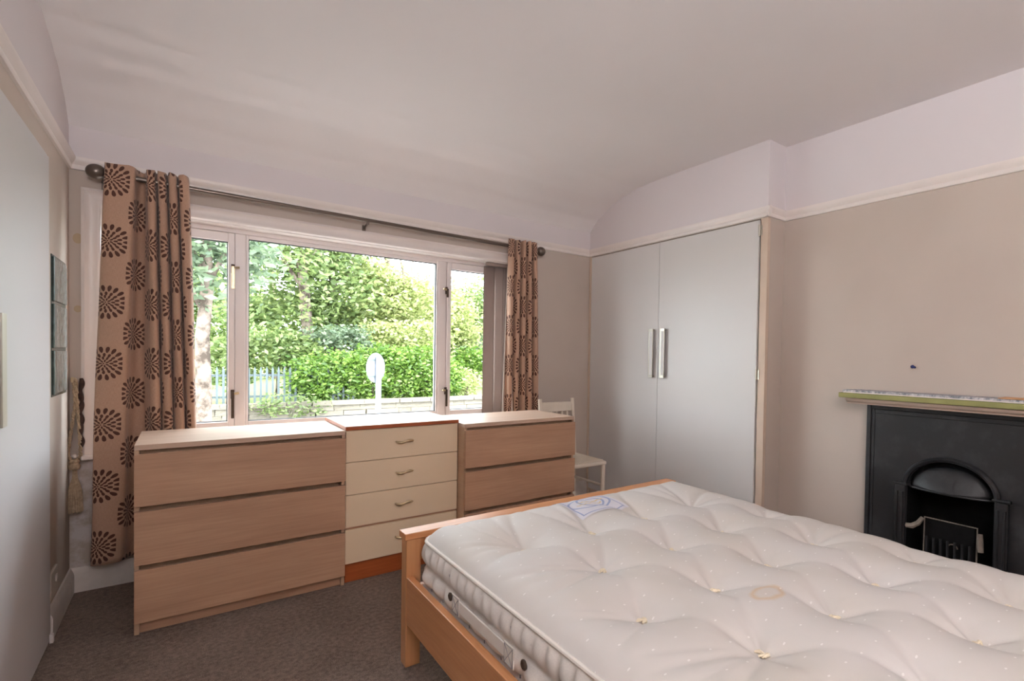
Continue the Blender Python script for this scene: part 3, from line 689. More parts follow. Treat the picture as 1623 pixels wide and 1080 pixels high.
# front grate: plate with thin upright frame and two chalky brackets
g = part('grate', MB().box(XS + .02, XS + .026, AY - .105, AY + .105, .18, .415), M['soot'], fp, .002)
mb = MB(); mb.tube([(XS + .016, AY + .105, .2), (XS + .016, AY + .105, .42), (XS + .016, AY - .115, .42), (XS + .016, AY - .115, .2)], .004, 8); part('grate_frame', mb, M['ash'], g)
for q in range(7):
    mb = MB(); mb.tube([(XS + .01, AY - .09 + q * .03, .12), (XS + .004, AY - .09 + q * .03, .33)], .006, 8); part('grate_bar', mb, M['iron'], g)
mb = MB(); mb.tube([(XS - .012, AY + .178, .365), (XS - .014, AY + .150, .368), (XS - .01, AY + .125, .388), (XS + .01, AY + .112, .415)], [.012, .014, .013, .010], 8); part('grate_bracket', mb, M['ash'], g, label='chalky grey curved bracket')
mb = MB(); mb.tube([(XS + .004, AY - .128, .40), (XS - .006, AY - .132, .36), (XS - .008, AY - .136, .32)], [.012, .014, .012], 8); part('grate_bracket', mb, M['ash'], g, label='chalky grey upright bracket')
mb = MB(); pts = [(XS + .01, AY + .02 * math.cos(a_) - .02, .30 + .018 * math.sin(a_)) for a_ in np.linspace(0, math.pi, 9)]; mb.tube(pts, .003, 6); part('damper_ring', mb, M['ash'], g)
# mantel shelf
ms = thing('mantel_shelf', (XF, .85, .962), 'pinkish beige moulded mantel shelf above the black fireplace', 'shelf')
MP = [(0, 0), (.10, 0), (.105, .008), (.118, .012), (.126, .020), (.130, .030), (0, .030)]
mb = MB(); mb.prism(MP, lambda u, v, w: (XF - u, w, .964 + v), .37, 1.325); part('shelf_board', mb, M['mantel'], ms, smooth=True)
gb = part('green_board', MB().box(XF - .150, XF - .004, .33, 1.352, .997, 1.022), M['green'], loc=(XF - .08, .85, .997), bevel=.002)
setp(gb, 'long olive green edged board lying on the mantel shelf', 'board')
pb = part('patterned_paper', MB().box(XF - .140, XF - .010, .55, 1.335, 1.0225, 1.038), M['spatter'], loc=(XF - .08, .85, 1.022), bevel=.001)
setp(pb, 'grey blue speckled panel with pale edge lying on the green board', 'panel')
pe = part('pale_edge', MB().box(XF - .1425, XF - .1405, .56, 1.33, 1.0235, 1.0285), M['trim'], pb)
oc = part('tan_card', MB().box(XF - .146, XF - .03, .36, .655, 1.039, 1.043), M['orange'], loc=(XF - .08, .5, 1.039), bevel=.001)
setp(oc, 'tan orange card at the right end of the mantel', 'card')
mb = MB(); mb.tube([(XF - .001, 1.047, 1.1685), (XF - .010, 1.046, 1.169)], [.009, .007], 10); mb.tube([(XF - .006, 1.046, 1.169), (XF - .012, 1.030, 1.164)], [.007, .005], 10)
bp = part('wall_plug', mb, M['blue'], loc=(XF, 1.045, 1.168)); setp(bp, 'tiny dark blue plug stuck on the wall above the mantel', 'plug')

# ------------------------------------------------------------------ glass blocks, socket, tie-back
gp = thing('glass_block_panel', (XL, 3.26, .98), 'narrow column of three glass blocks set in the left wall', 'glass blocks')
part('surround', ring(3.098, 3.422, .985, 1.578, .008, XL - .0, XL + .006) if False else MB().box(XL, XL + .003, 3.096, 3.424, .983, 1.580), M['block_edge'], gp)
for k in range(3):
    z0 = .988 + k * .197
    b = part('glass_block', MB().box(XL + .003, XL + .008, 3.160, 3.415, z0 + .006, z0 + .187), M['block'], gp, .006)
    part('block_rim', MB().box(XL + .003, XL + .011, 3.101, 3.150, z0 + .003, z0 + .190), M['block_edge'], b, .004)
sk = thing('wall_socket', (XL, 3.09, .2), 'small worn plastic wall socket low on the left wall', 'socket')
part('socket_plate', MB().box(XL, XL + .010, 3.02, 3.165, .150, .262), M['socket'], sk, .003)
part('socket_switch', MB().box(XL + .010, XL + .015, 3.10, 3.125, .205, .232), M['trim'], sk, .002)
tb = thing('curtain_tieback', (-.416, YB - .04, 1.04), 'ecru rope curtain tie-back with a tassel hanging from a hook in the corner', 'tie-back')
mb = MB(); mb.tube([(-.420, YB, 1.035), (-.420, YB - .03, 1.035), (-.420, YB - .045, 1.028), (-.420, YB - .045, 1.05)], .005, 8); mb.lathe([(.012, -.006), (.012, 0)], (-.420, YB, 1.035), 12, 'y'); part('hook', mb, M['brass'], tb)
yt = YB - .036
def twist(pts, r, n=60):
    P = [Vector(p) for p in pts]; out = []
    for i in range(n + 1):
        f = i / n * (len(P) - 1); k = min(int(f), len(P) - 2); q = f - k; q2 = q * q * (3 - 2 * q); out.append(P[k] * (1 - q2) + P[k + 1] * q2)
    return out
def cord(mb, pts, r, n=60):
    base = twist(pts, r, n)
    for ph in (0, math.pi):
        q = [b + Vector((math.cos(i * .9 + ph), math.sin(i * .9 + ph) * .6, 0)) * (r * .5) for i, b in enumerate(base)]; mb.tube(q, r * .62, 6)
mb = MB(); cord(mb, [(-.416, yt, 1.04), (-.410, yt, .92), (-.426, yt, .78), (-.436, yt, .68), (-.420, yt, .640)], .007)
part('rope_loop', mb, M['rope'], tb)
mb = MB(); cord(mb, [(-.408, yt, 1.035), (-.402, yt, .90), (-.394, yt, .75), (-.392, yt, .67), (-.412, yt, .640)], .007); part('rope_loop', mb, M['rope'], tb)
mb = MB(); mb.lathe([(.003, .0), (.008, .004), (.010, .010), (.008, .016), (.003, .019)], (-.412, yt, .66), 14); part('slide_bead', mb, M['trim'], tb)
mb = MB(); mb.lathe([(.018, -.03), (.022, -.02), (.022, -.01), (.016, 0), (.020, .008), (.014, .02)], (-.414, yt, .635), 16); part('knot', mb, M['rope'], tb)
mb = MB(); n = 40; P = []
for i, (r_, z_) in enumerate([(.007, .615), (.008, .58), (.010, .56), (.018, .53), (.023, .50), (.025, .46), (.026, .43), (.027, .402), (.020, .398)]):
    P.append([(-.412 + r_ * (1 + .12 * (k % 2)) * math.cos(2 * math.pi * k / n), yt + .7 * r_ * (1 + .12 * (k % 2)) * math.sin(2 * math.pi * k / n), z_ + (.006 * math.sin(k * 2.3) if i > 6 else 0)) for k in range(n + 1)])
mb.grid(P, 9, n + 1); part('tassel', mb, M['rope'], tb, smooth=False)
db = thing('braided_cord', (-.388, YB - .03, 1.03), 'dark brown knotted cord hanging beside the rope tie-back', 'cord')
mb = MB()
pts = []; rs = []
for i in range(46):
    z_ = 1.045 - i * .0075; pts.append((-.391 + .003 * math.sin(i * .5), YB - .030, z_)); rs.append(.006 + .005 * abs(math.sin(i * .42)))
mb.tube(pts, rs, 10); part('cord', mb, M['beads'], db)

# ------------------------------------------------------------------ curtain pole, curtains, blind
YRd = 3.44
def rz(x_): return 2.033 - (x_ + .30) * (.026 / 2.45)
cp = thing('curtain_pole', (.9, YRd, 2.02), 'long gunmetal curtain pole with ball finials above the window', 'curtain pole')
mb = MB(); mb.tube([(-.31, YRd, rz(-.31)), (.9, YRd, rz(.9)), (2.15, YRd, rz(2.15))], .0125, 16); part('pole', mb, M['rod'], cp)
for x_, s_ in ((-.332, -1), (2.166, 1)):
    mb = MB(); n_ = 12; mb.lathe([(.036 * math.sin(math.pi * (i + .3) / (n_ + .6)), -.038 * math.cos(math.pi * (i + .3) / (n_ + .6))) for i in range(n_ + 1)], (x_, YRd, rz(x_)), 22, 'x')
    f_ = part('finial', mb, M['rod'], cp, smooth='all')
    mb = MB(); mb.lathe([(.018, -.008), (.019, 0), (.018, .008)], (x_ - s_ * .036, YRd, rz(x_)), 18, 'x'); part('collar', mb, M['rod'], f_)
for x_ in (-.312, .891, 2.13):
    mb = MB(); mb.tube([(x_, YRd, rz(x_) - .018), (x_, YB - .004, rz(x_) - .03)], .006, 8); mb.box(x_ - .010, x_ + .010, YB - .005, YB, rz(x_) - .068, rz(x_) - .015); mb.box(x_ - .006, x_ + .006, YRd - .012, YRd + .012, rz(x_) - .026, rz(x_) - .012)
    part('bracket', mb, M['rod'], cp)

def smooth_poly(pts, n):
    P = np.array(pts, float); m = len(P); out = []
    Pp = np.vstack([2 * P[0] - P[1], P, 2 * P[-1] - P[-2]])
    for i in range(n):
        f = i / (n - 1) * (m - 1); k = min(int(f), m - 2); q = f - k; a, b, c, d_ = Pp[k], Pp[k + 1], Pp[k + 2], Pp[k + 3]
        out.append(.5 * ((2 * b) + (c - a) * q + (2 * a - 5 * b + 4 * c - d_) * q * q + (3 * b - a - 3 * c + d_) * q ** 3))
    return np.array(out)
def sheet(top, bot, zt_, zb_, nu, nv, u0, v0, parent, name, mat, topwave=None, pleat_x=None, pleat_k=1.0, solid=.0022):
    T = smooth_poly(top, nu); B = smooth_poly(bot, nu)
    dl = np.linalg.norm(np.diff(T * .5 + B * .5, axis=0), axis=1)
    if pleat_x is not None:      # slack cloth hidden in the back of each pleat
        mid = (T[:-1] + T[1:]) / 2; back = (mid[:, 1] > 3.435) & (mid[:, 0] > pleat_x)
        dl = np.where(back, dl * pleat_k, dl)
    seglen = np.r_[0, np.cumsum(dl)]
    mb = MB(); P = []; UV = []
    for i in range(nu):
        row = []
        for j in range(nv):
            q = j / (nv - 1); qs = q ** .85
            p = T[i] * (1 - qs) + B[i] * qs
            zt2 = zt_(T[i][0]) if callable(zt_) else zt_
            z_ = zt2 * (1 - q) + zb_ * q
            if topwave and j < 3: z_ += topwave(i / (nu - 1)) * (1 - j / 3)
            wob = .0035 * math.sin(z_ * 5 + i * .09) * q
            row.append((p[0] + wob, p[1] + wob * .8, z_)); UV.append((seglen[i] + u0, z_ - v0))
        P.append(row)
    mb.grid(P, nu, nv); o = part(name, mb, mat, parent, smooth='all', fixn=False)
    ul = o.data.uv_layers.new(name='UVMap'); li = np.zeros(len(o.data.loops), np.int32); o.data.loops.foreach_get('vertex_index', li)
    ul.data.foreach_set('uv', np.array(UV, np.float32)[li].ravel())
    m = o.modifiers.new('solid', 'SOLIDIFY'); m.thickness = solid; m.offset = 0
    return o
# left curtain
UVZ = 2.0 - .147
cl = thing('curtain', (-.15, YRd, .14), 'left curtain, wider, tan with dark brown flower heads, hanging to the skirting', 'curtain', 'flowered curtains')
top = [(-.300, 3.425), (-.292, 3.408), (-.262, 3.402), (-.225, 3.402), (-.199, 3.406), (-.190, 3.424), (-.186, 3.455), (-.178, 3.482), (-.165, 3.490), (-.155, 3.478), (-.151, 3.44)]
x_ = -.150
for k in range(4):
    top += [(x_ + .004, 3.408), (x_ + .016, 3.400), (x_ + .028, 3.408), (x_ + .033, 3.435), (x_ + .037, 3.468), (x_ + .041, 3.440)] if k < 3 else [(x_ + .004, 3.408), (x_ + .018, 3.402), (x_ + .034, 3.408), (x_ + .042, 3.43)]
    x_ += .0405
nb = len(top); bot = []
xs = [-.353, -.345, -.318, -.282, -.250, -.238, -.228, -.212, -.190, -.165, -.140]
ys = [3.415, 3.404, 3.398, 3.400, 3.410, 3.425, 3.455, 3.478, 3.488, 3.482, 3.455]
bot = list(zip(xs, ys))
x_ = -.130
for k in range(4):
    bot += [(x_ + .006, 3.422), (x_ + .022, 3.402), (x_ + .036, 3.410), (x_ + .043, 3.435), (x_ + .047, 3.462), (x_ + .052, 3.445)] if k < 3 else [(x_ + .005, 3.42), (x_ + .02, 3.405), (x_ + .034, 3.412), (x_ + .040, 3.44)]
    x_ += .051
sheet(top, bot, lambda q: 2.082 + .012 * (q + .3), .148, 420, 60, .0325, UVZ, cl, 'cloth', M['curtain'], lambda q: -.006 * abs(math.sin(q * 30)), -.15, 1.9)
# right curtain
cr = thing('curtain', (2.0, YRd, .3), 'right curtain, narrow and tightly gathered, tan with dark brown flower heads', 'curtain', 'flowered curtains')
def pleats(x0, x1, n_, a_, b_, lead):
    out = [(x0, (a_ + b_) / 2)]
    for k in range(n_):
        w_ = (x1 - x0) / n_; xb = x0 + k * w_
        out += [(xb + w_ * .10, a_ + .012), (xb + w_ * .32, a_), (xb + w_ * .64, a_ + .006), (xb + w_ * .76, (a_ + b_) / 2), (xb + w_ * .84, b_), (xb + w_ * .96, (a_ + b_) / 2 + .01)]
    return out
sheet(pleats(1.880, 2.122, 5, 3.392, 3.482, 0), pleats(1.858, 2.170, 5, 3.392, 3.485, 0), lambda q: 2.062 - .0 * q, .30, 260, 56, .02, UVZ, cr, 'cloth', M['curtain'], lambda q: -.008 * abs(math.sin(q * 19)))
sheet([(1.884, 3.452), (1.90, 3.462), (1.93, 3.47)], [(1.815, 3.398), (1.85, 3.43), (1.92, 3.465)], 1.86, .32, 30, 30, 0, 0, cr, 'lining', M['lining'])
sheet([(1.902, 3.440), (1.908, 3.436), (1.914, 3.440)], [(1.888, 3.384), (1.902, 3.376), (1.916, 3.386)], 1.50, .32, 12, 30, 0, 0, cr, 'lining_edge', M['lining'])
# vertical blind
bl = thing('vertical_blind', (1.9, YB - .02, 1.85), 'stack of grey brown vertical blind slats drawn to the right casement', 'blind')
part('headrail', MB().box(1.758, 2.02, YB + .005, YB + .035, 1.862, 1.886), M['blind'], bl, .002)
sm_ = None
for k, (sx, an) in enumerate([(1.755, 6), (1.845, 52), (1.868, 58), (1.891, 62), (1.914, 66), (1.940, 70), (1.965, 72)]):
    a = math.radians(an); c_, s_ = math.cos(a), math.sin(a); mb = MB(); P = []
    for i in range(7):
        q = (i / 6) * .089; cv = .004 * math.sin(math.pi * i / 6)
        P.append([(sx + q * c_ + cv * s_, YB + .055 - q * s_ * .55 - cv * c_, z_) for z_ in (.705, 1.0, 1.5, 1.862)])
    mb.grid(P, 7, 4); part('blind_slat', mb, M['blind'], bl, smooth='all', solid=.001, fixn=False)

# ------------------------------------------------------------------ chests of drawers
def oak_chest(x0, w_, yf, label):
    t_ = thing('chest_of_drawers', (x0, yf, 0), label, 'chest of drawers', 'light oak chests of drawers')
    x1 = x0 + w_; D_ = .478
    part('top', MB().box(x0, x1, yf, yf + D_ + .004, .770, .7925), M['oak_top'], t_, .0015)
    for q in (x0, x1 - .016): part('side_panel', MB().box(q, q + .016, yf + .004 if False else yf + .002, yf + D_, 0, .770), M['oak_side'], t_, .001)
    part('plinth', MB().box(x0 + .016, x1 - .016, yf + .018, yf + .034, 0, .075), M['oak_x'], t_, .001)
    part('back_panel', MB().box(x0 + .016, x1 - .016, yf + D_ - .008, yf + D_, .075, .770), M['oak_side'], t_)
    for z0, z1 in ((.053, .273), (.294, .517), (.538, .756)):
        dr = part('drawer', MB().box(x0 + .001, x1 - .001, yf - .018, yf, z0, z1), M['oak_x'], t_, .0012)
        part('drawer_box', MB().box(x0 + .02, x1 - .02, yf + .052, yf + .40, z0 + .01, z1 - .03), M['oak_side'], dr)
        part('pull_rail', MB().box(x0 + .0165, x1 - .0165, yf + .040, yf + .050, z1 - .026, z1 + (.0135 if z1 > .7 else .021)), M['oak_side'], dr)
    return t_
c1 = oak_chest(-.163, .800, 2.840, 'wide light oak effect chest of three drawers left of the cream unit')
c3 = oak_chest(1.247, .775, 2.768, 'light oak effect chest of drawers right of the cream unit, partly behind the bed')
mc = thing('chest_of_drawers', (.645, 2.865, 0), 'taller cream fronted chest of four drawers with curved brass handles between two oak ones', 'chest of drawers')
x0, x1, yf = .642, 1.243, 2.868
part('carcass', MB().box(x0 + .002, x0 + .018, yf, 3.33, 0, .793).box(x1 - .018, x1 - .002, yf, 3.33, 0, .793).box(x0 + .018, x1 - .018, 3.32, 3.33, 0, .793).box(x0 + .018, x1 - .018, yf + .01, 3.32, .1, .11), M['midside'], mc)
part('top', MB().box(x0 - .004 + .004, x1 + .002, yf - .024, 3.335, .7935, .8115), M['midtop'], mc, .0015)
part('front_edging', MB().box(x0, x1 + .002, yf - .027, yf - .0242, .792, .8115), M['redwood'], mc, .001, label='thin red brown edge strip')
part('side_edging', MB().box(x0 - .0035, x0 - .0005, yf - .026, 3.335, .7935, .8115), M['redwood'], mc, .001, label='thin red brown edge strip')
part('plinth', MB().box(x0 + .002, x1 - .002, yf - .004, yf + .012, 0, .098), M['redwood'], mc, .002, label='glossy red brown plinth')
for k, (z0, z1) in enumerate(((.100, .276), (.288, .454), (.457, .623), (.626, .789))):
    dr = part('drawer', MB().box(x0 + .001, x1 - .001, yf - .018, yf - .001, z0, z1), M['cream'], mc, .0012)
    part('drawer_box', MB().box(x0 + .03, x1 - .03, yf + .001, 3.25, z0 + .012, z1 - .02), M['oak_side'], dr)
    if k == 0: part('drawer_rail', MB().box(x0 + .001, x1 - .001, yf - .006, yf - .001, .277, .287), M['oak_x'], mc)
    hz = z0 + (z1 - z0) * .53; hx = .938; mb = MB(); pts = []; rs = []
    for i in range(19):
        q = i / 18; pts.append((hx - .046 + .092 * q, yf - .022 - .016 * math.sin(math.pi * q) ** .6, hz + .0045 * math.sin(2 * math.pi * (q - .5)))); rs.append(.0034 + .0042 * abs(math.sin(2 * math.pi * q)) ** .8)
    mb.tube(pts, rs, 10)
    h_ = part('handle', mb, M['brass'], dr, smooth='all')
    mb = MB()
    for q in (-.044, .044): mb.tube([(hx + q, yf - .018, hz), (hx + q, yf - .028, hz)], .0045, 8)
    part('handle_post', mb, M['brass'], dr)

# ------------------------------------------------------------------ chair
ch = thing('chair', (2.24, 3.08, 0), 'white painted wooden slat-back chair behind the right oak chest', 'chair')
CX0, CX1, CY0, CY1 = 2.075, 2.398, 2.885, 3.26
mb = MB(); mb.box(CX0 - .002, CX1 + .004, CY0 - .008, CY1 - .015, .405, .432); part('seat', mb, M['chair'], ch, .008)
part('seat_pad', MB().box(CX0 + .015, CX1 - .012, CY0 + .01, CY1 - .03, .432, .441), M['rush'], ch, .004, label='woven pale seat')
for (lx, ly) in ((CX0 + .014, CY0 + .012), (CX1 - .014, CY0 + .012)):
    mb = MB(); mb.tube([(lx, ly, 0), (lx, ly, .1), (lx, ly, .405)], [.012, .016, .017], 12); part('leg', mb, M['chair'], ch)
for lx in (CX0 + .014, CX1 - .010):
    mb = MB(); mb.prism([(CY1 - .012, 0), (CY1 + .018, 0), (CY1 + .012, .42), (CY1 + .052, .862), (CY1 + .030, .866), (CY1 - .014, .44)], lambda u, v, w: (w, u, v), lx - .012, lx + .012); part('leg', mb, M['chair'], ch, .003)
def backy(z_): return CY1 - .002 + (z_ - .44) * .095
part('top_rail', MB().box(CX0 + .0265, CX1 - .0225, backy(.80) - .006, backy(.80) + .010, .765, .838), M['chair'], ch, .004)
part('lower_rail', MB().box(CX0 + .0265, CX1 - .0225, backy(.54) - .006, backy(.54) + .010, .53, .56), M['chair'], ch, .003)
for k in range(5):
    sx = CX0 + .062 + k * .049; mb = MB(); mb.add([(sx - .008, backy(.56) - .004, .56), (sx + .008, backy(.56) - .004, .56), (sx + .008, backy(.56) + .008, .56), (sx - .008, backy(.56) + .008, .56), (sx - .008, backy(.765) - .004, .765), (sx + .008, backy(.765) - .004, .765), (sx + .008, backy(.765) + .008, .765), (sx - .008, backy(.765) + .008, .765)], [(0, 3, 2, 1), (4, 5, 6, 7), (0, 1, 5, 4), (1, 2, 6, 5), (2, 3, 7, 6), (3, 0, 4, 7)])
    part('back_slat', mb, M['chair'], ch, .002)
for a_, b_ in (((CX0 + .03, CY0 + .012, .205), (CX1 - .03, CY0 + .012, .205)), ((CX0 + .014, CY0 + .03, .25), (CX0 + .014, CY1 - .012, .25)), ((CX1 - .012, CY0 + .03, .25), (CX1 - .012, CY1 - .012, .25)), ((CX0 + .03, CY1 + .002, .22), (CX1 - .024, CY1 + .002, .22))):
    mb = MB(); mb.tube([a_, b_], .010, 10); part('stretcher', mb, M['chair'], ch)

# ------------------------------------------------------------------ bed frame
bd = thing('bed_frame', (1.38, .98, 0), 'orange toned oak double bed frame under the mattress', 'bed')
BX0, BX1, BY1, BY0 = .652, 2.118, 2.005, -.02
part('footboard_cap', MB().box(BX0 - .008, BX1 + .004, BY1 - .066, BY1 + .006, .487, .512), M['bed_x'], bd, .003)
for q in (BX0, BX1 - .055): part('leg', MB().box(q, q + .055, BY1 - .058, BY1 - .002, 0, .487), M['bed_z'], bd, .002)
part('footboard_rail', MB().box(BX0 + .055, BX1 - .055, BY1 - .05, BY1 - .025, .40, .487), M['bed_x'], bd, .002)
part('footboard_rail', MB().box(BX0 + .055, BX1 - .055, BY1 - .05, BY1 - .025, .17, .30), M['bed_x'], bd, .002)
for k in range(12):
    sx = BX0 + .13 + k * .105; part('footboard_slat', MB().box(sx, sx + .045, BY1 - .045, BY1 - .03, .30, .40), M['bed_z'], bd, .001)
part('side_rail', MB().box(BX0 + .001, BX0 + .026, BY0 + .05, BY1 - .058, .168, .345), M['bed_y'], bd, .002)
part('side_rail', MB().box(BX1 - .026, BX1 - .001, BY0 + .05, BY1 - .058, .168, .345), M['bed_y'], bd, .002)
for q in (BX0, BX1 - .055): part('leg', MB().box(q, q + .055, BY0 - .005, BY0 + .05, 0, .487), M['bed_z'], bd, .002)
part('headboard', MB().box(BX0 + .055, BX1 - .055, BY0 + .01, BY0 + .035, .2, .487), M['bed_x'], bd, .003)
for k in range(13): part('bed_slat', MB().box(BX0 + .03, BX1 - .03, BY0 + .11 + k * .145, BY0 + .19 + k * .145, .245, .262), M['bedslat'], bd)
part('fixing_bolt', MB().box(BX0 + .0265, BX0 + .034, BY1 - .075, BY1 - .0585, .28, .335), M['soot'], bd)

# ------------------------------------------------------------------ mattress
mt = thing('mattress', (.70, .04, .262), 'cream tufted double mattress with a stain and a printed label', 'mattress')
MX0, MX1, MY0, MY1, MR = .700, 2.078, .045, 1.928, .075
ZE = .494
tufts = []
for r_, (yt_, off) in enumerate([(1.56, 0), (1.255, 1), (.96, 0), (.67, 1), (.385, 0), (.12, 1)]):
    xs = [.930, 1.221, 1.512, 1.800] if not off else [1.045, 1.345, 1.645, 1.935]
    for xt in xs: tufts.append((xt + random.uniform(-.008, .008), yt_ + random.uniform(-.008, .008)))
TF = np.array(tufts)
# crease segments link neighbouring tufts and run from outer tufts to the edge
SEG = []
for i in range(len(TF)):
    for j in range(i + 1, len(TF)):
        dv = TF[j] - TF[i]
        if abs(abs(dv[1]) - .30) < .06 and abs(dv[0]) < .24: SEG.append((TF[i], TF[j], .0235))
        elif abs(dv[1]) < .04 and abs(abs(dv[0]) - .29) < .06: SEG.append((TF[i], TF[j], .006))
for p in TF:
    if p[0] < 1.1:
        for dy_, dp in ((-.11, .018), (.0, .012), (.09, .018), (.17, .010)): SEG.append((p, np.array([MX0 + .02, p[1] + dy_]), dp))
    if p[0] > 1.75:
        for dy_, dp in ((-.10, .017), (.07, .017)): SEG.append((p, np.array([MX1 - .02, p[1] + dy_]), dp))
    if p[1] > 1.5:
        for dx_, dp in ((-.12, .017), (.03, .010), (.14, .017)): SEG.append((p, np.array([p[0] + dx_, MY1 - .02]), dp))
def edist(X, Y):
    qx = np.abs(X - (MX0 + MX1) / 2) - ((MX1 - MX0) / 2 - MR); qy = np.abs(Y - (MY0 + MY1) / 2) - ((MY1 - MY0) / 2 - MR)
    return -(np.hypot(np.maximum(qx, 0), np.maximum(qy, 0)) + np.minimum(np.maximum(qx, qy), 0) - MR)
def ztop(X, Y):
    X = np.asarray(X, float); Y = np.asarray(Y, float)
    e = np.maximum(edist(X, Y), 0)
    Z = ZE + .058 * (1 - np.exp(-e / .040))
    dip = np.zeros_like(Z)
    for p in TF:
        d_ = np.hypot(X - p[0], Y - p[1]); dip += .006 * np.exp(-d_ / .018) + .027 * np.exp(-(d_ / .092) ** 2)
    cr_ = np.zeros_like(Z)
    for a, b, dp in SEG:
        ab = b - a; L = ab @ ab; tt = np.clip(((X - a[0]) * ab[0] + (Y - a[1]) * ab[1]) / L, 0, 1)
        # creases bow slightly
        nx_, ny_ = -ab[1], ab[0]; bow = .05 * np.sin(np.pi * tt)
        d_ = np.hypot(X - a[0] - ab[0] * tt - nx_ * bow, Y - a[1] - ab[1] * tt - ny_ * bow)
        prof_ = (.55 + .45 * np.cos(2 * np.pi * tt)) if dp > .02 or dp == .006 else (1 - tt) ** .7
        cr_ = np.maximum(cr_, dp * prof_ * (np.exp(-(d_ / .012) ** 2) * .35 + np.exp(-(d_ / .036) ** 2) * .65))
    return Z - dip - cr_ * np.minimum(1, e / .03)
NX, NY = 200, 270
gx = np.linspace(MX0, MX1, NX); gy = np.linspace(MY0, MY1, NY); GXX, GYY = np.meshgrid(gx, gy, indexing='ij')
# pull the corners in to a rounded outline
cxm, cym = (MX0 + MX1) / 2, (MY0 + MY1) / 2
qx = np.abs(GXX - cxm) - ((MX1 - MX0) / 2 - MR); qy = np.abs(GYY - cym) - ((MY1 - MY0) / 2 - MR)
m_ = (qx > 0) & (qy > 0); l2 = np.hypot(qx, qy); linf = np.maximum(qx, qy); sc_ = np.where(m_, linf / np.maximum(l2, 1e-9), 1)
GXX = np.where(m_, cxm + np.sign(GXX - cxm) * ((MX1 - MX0) / 2 - MR + qx * sc_), GXX); GYY = np.where(m_, cym + np.sign(GYY - cym) * ((MY1 - MY0) / 2 - MR + qy * sc_), GYY)
GZZ = ztop(GXX, GYY)
mb = MB(); mb.grid([[(float(GXX[i, j]), float(GYY[i, j]), float(GZZ[i, j])) for j in range(NY)] for i in range(NX)], NX, NY)
o = part('top_panel', mb, M['mat_top'], mt, smooth='all'); 
# outline loop
def outline(inset, n_=640):
    out = []
    x0, x1, y0, y1, r_ = MX0 + inset, MX1 - inset, MY0 + inset, MY1 - inset, MR - inset
    segs = [((x0, y0 + r_), (x0, y1 - r_)), None, ((x0 + r_, y1), (x1 - r_, y1)), None, ((x1, y1 - r_), (x1, y0 + r_)), None, ((x1 - r_, y0), (x0 + r_, y0)), None]
    cs = [None, (x0 + r_, y1 - r_, math.pi, math.pi / 2), None, (x1 - r_, y1 - r_, math.pi / 2, 0), None, (x1 - r_, y0 + r_, 0, -math.pi / 2), None, (x0 + r_, y0 + r_, -math.pi / 2, -math.pi)]
    tot = 2 * (x1 - x0 + y1 - y0) - 8 * r_ + 2 * math.pi * r_
    for a, c in zip(segs, cs):
        if a: L = math.hypot(a[1][0] - a[0][0], a[1][1] - a[0][1])
        else: L = r_ * math.pi / 2
        k = max(2, round(n_ * L / tot))
        for i in range(k):
            q = i / k
            if a:
                p = (a[0][0] * (1 - q) + a[1][0] * q, a[0][1] * (1 - q) + a[1][1] * q); dx_, dy_ = (a[1][0] - a[0][0]) / L, (a[1][1] - a[0][1]) / L; nrm = (-dy_, dx_)
            else:
                t_ = c[2] * (1 - q) + c[3] * q; nrm = (math.cos(t_), math.sin(t_)); p = (c[0] + r_ * nrm[0], c[1] + r_ * nrm[1])
            out.append((p, nrm))
    return out
OL = outline(0); s_acc = 0; P = []
zs = [ZE - .002 - (ZE - .270) * j / 26 for j in range(27)]
prev = None
for (p, nrm) in OL + [OL[0]]:
    if prev: s_acc += math.hypot(p[0] - prev[0], p[1] - prev[1])
    prev = p; row = []
    for j, z_ in enumerate(zs):
        q = j / 26
        if q < .40: a = math.sin(math.pi * q / .40) ** .7 * (.008 + .016 * abs(math.sin(math.pi * s_acc / .058)) ** .6)
        else:
            q2 = (q - .40) / .60 * 2; k = int(min(q2, 1.999)); f = q2 - k
            a = .027 * math.sin(math.pi * f) ** .7 * (.2 + .8 * abs(math.sin(math.pi * (s_acc / .104 + .5 * k))) ** .6)
        row.append((p[0] + nrm[0] * (a - .004), p[1] + nrm[1] * (a - .004), z_))
    P.append(row)
mb = MB(); mb.grid(P, len(P), 27); part('border', mb, M['mat_side'], mt, smooth='all')
def loop_tube(z_, r_, out):
    mb = MB(); mb.tube([(p[0] + n_[0] * out, p[1] + n_[1] * out, z_) for p, n_ in OL[::2]] + [(OL[0][0][0] + OL[0][1][0] * out, OL[0][0][1] + OL[0][1][1] * out, z_)], r_, 8); return mb
part('piping', loop_tube(ZE - .001, .0062, .003), M['pipe'], mt); part('piping', loop_tube(.270, .006, .0), M['pipe'], mt)
part('underside', MB().box(MX0 + .03, MX1 - .03, MY0 + .03, MY1 - .03, .264, .272), M['mat_side'], mt)
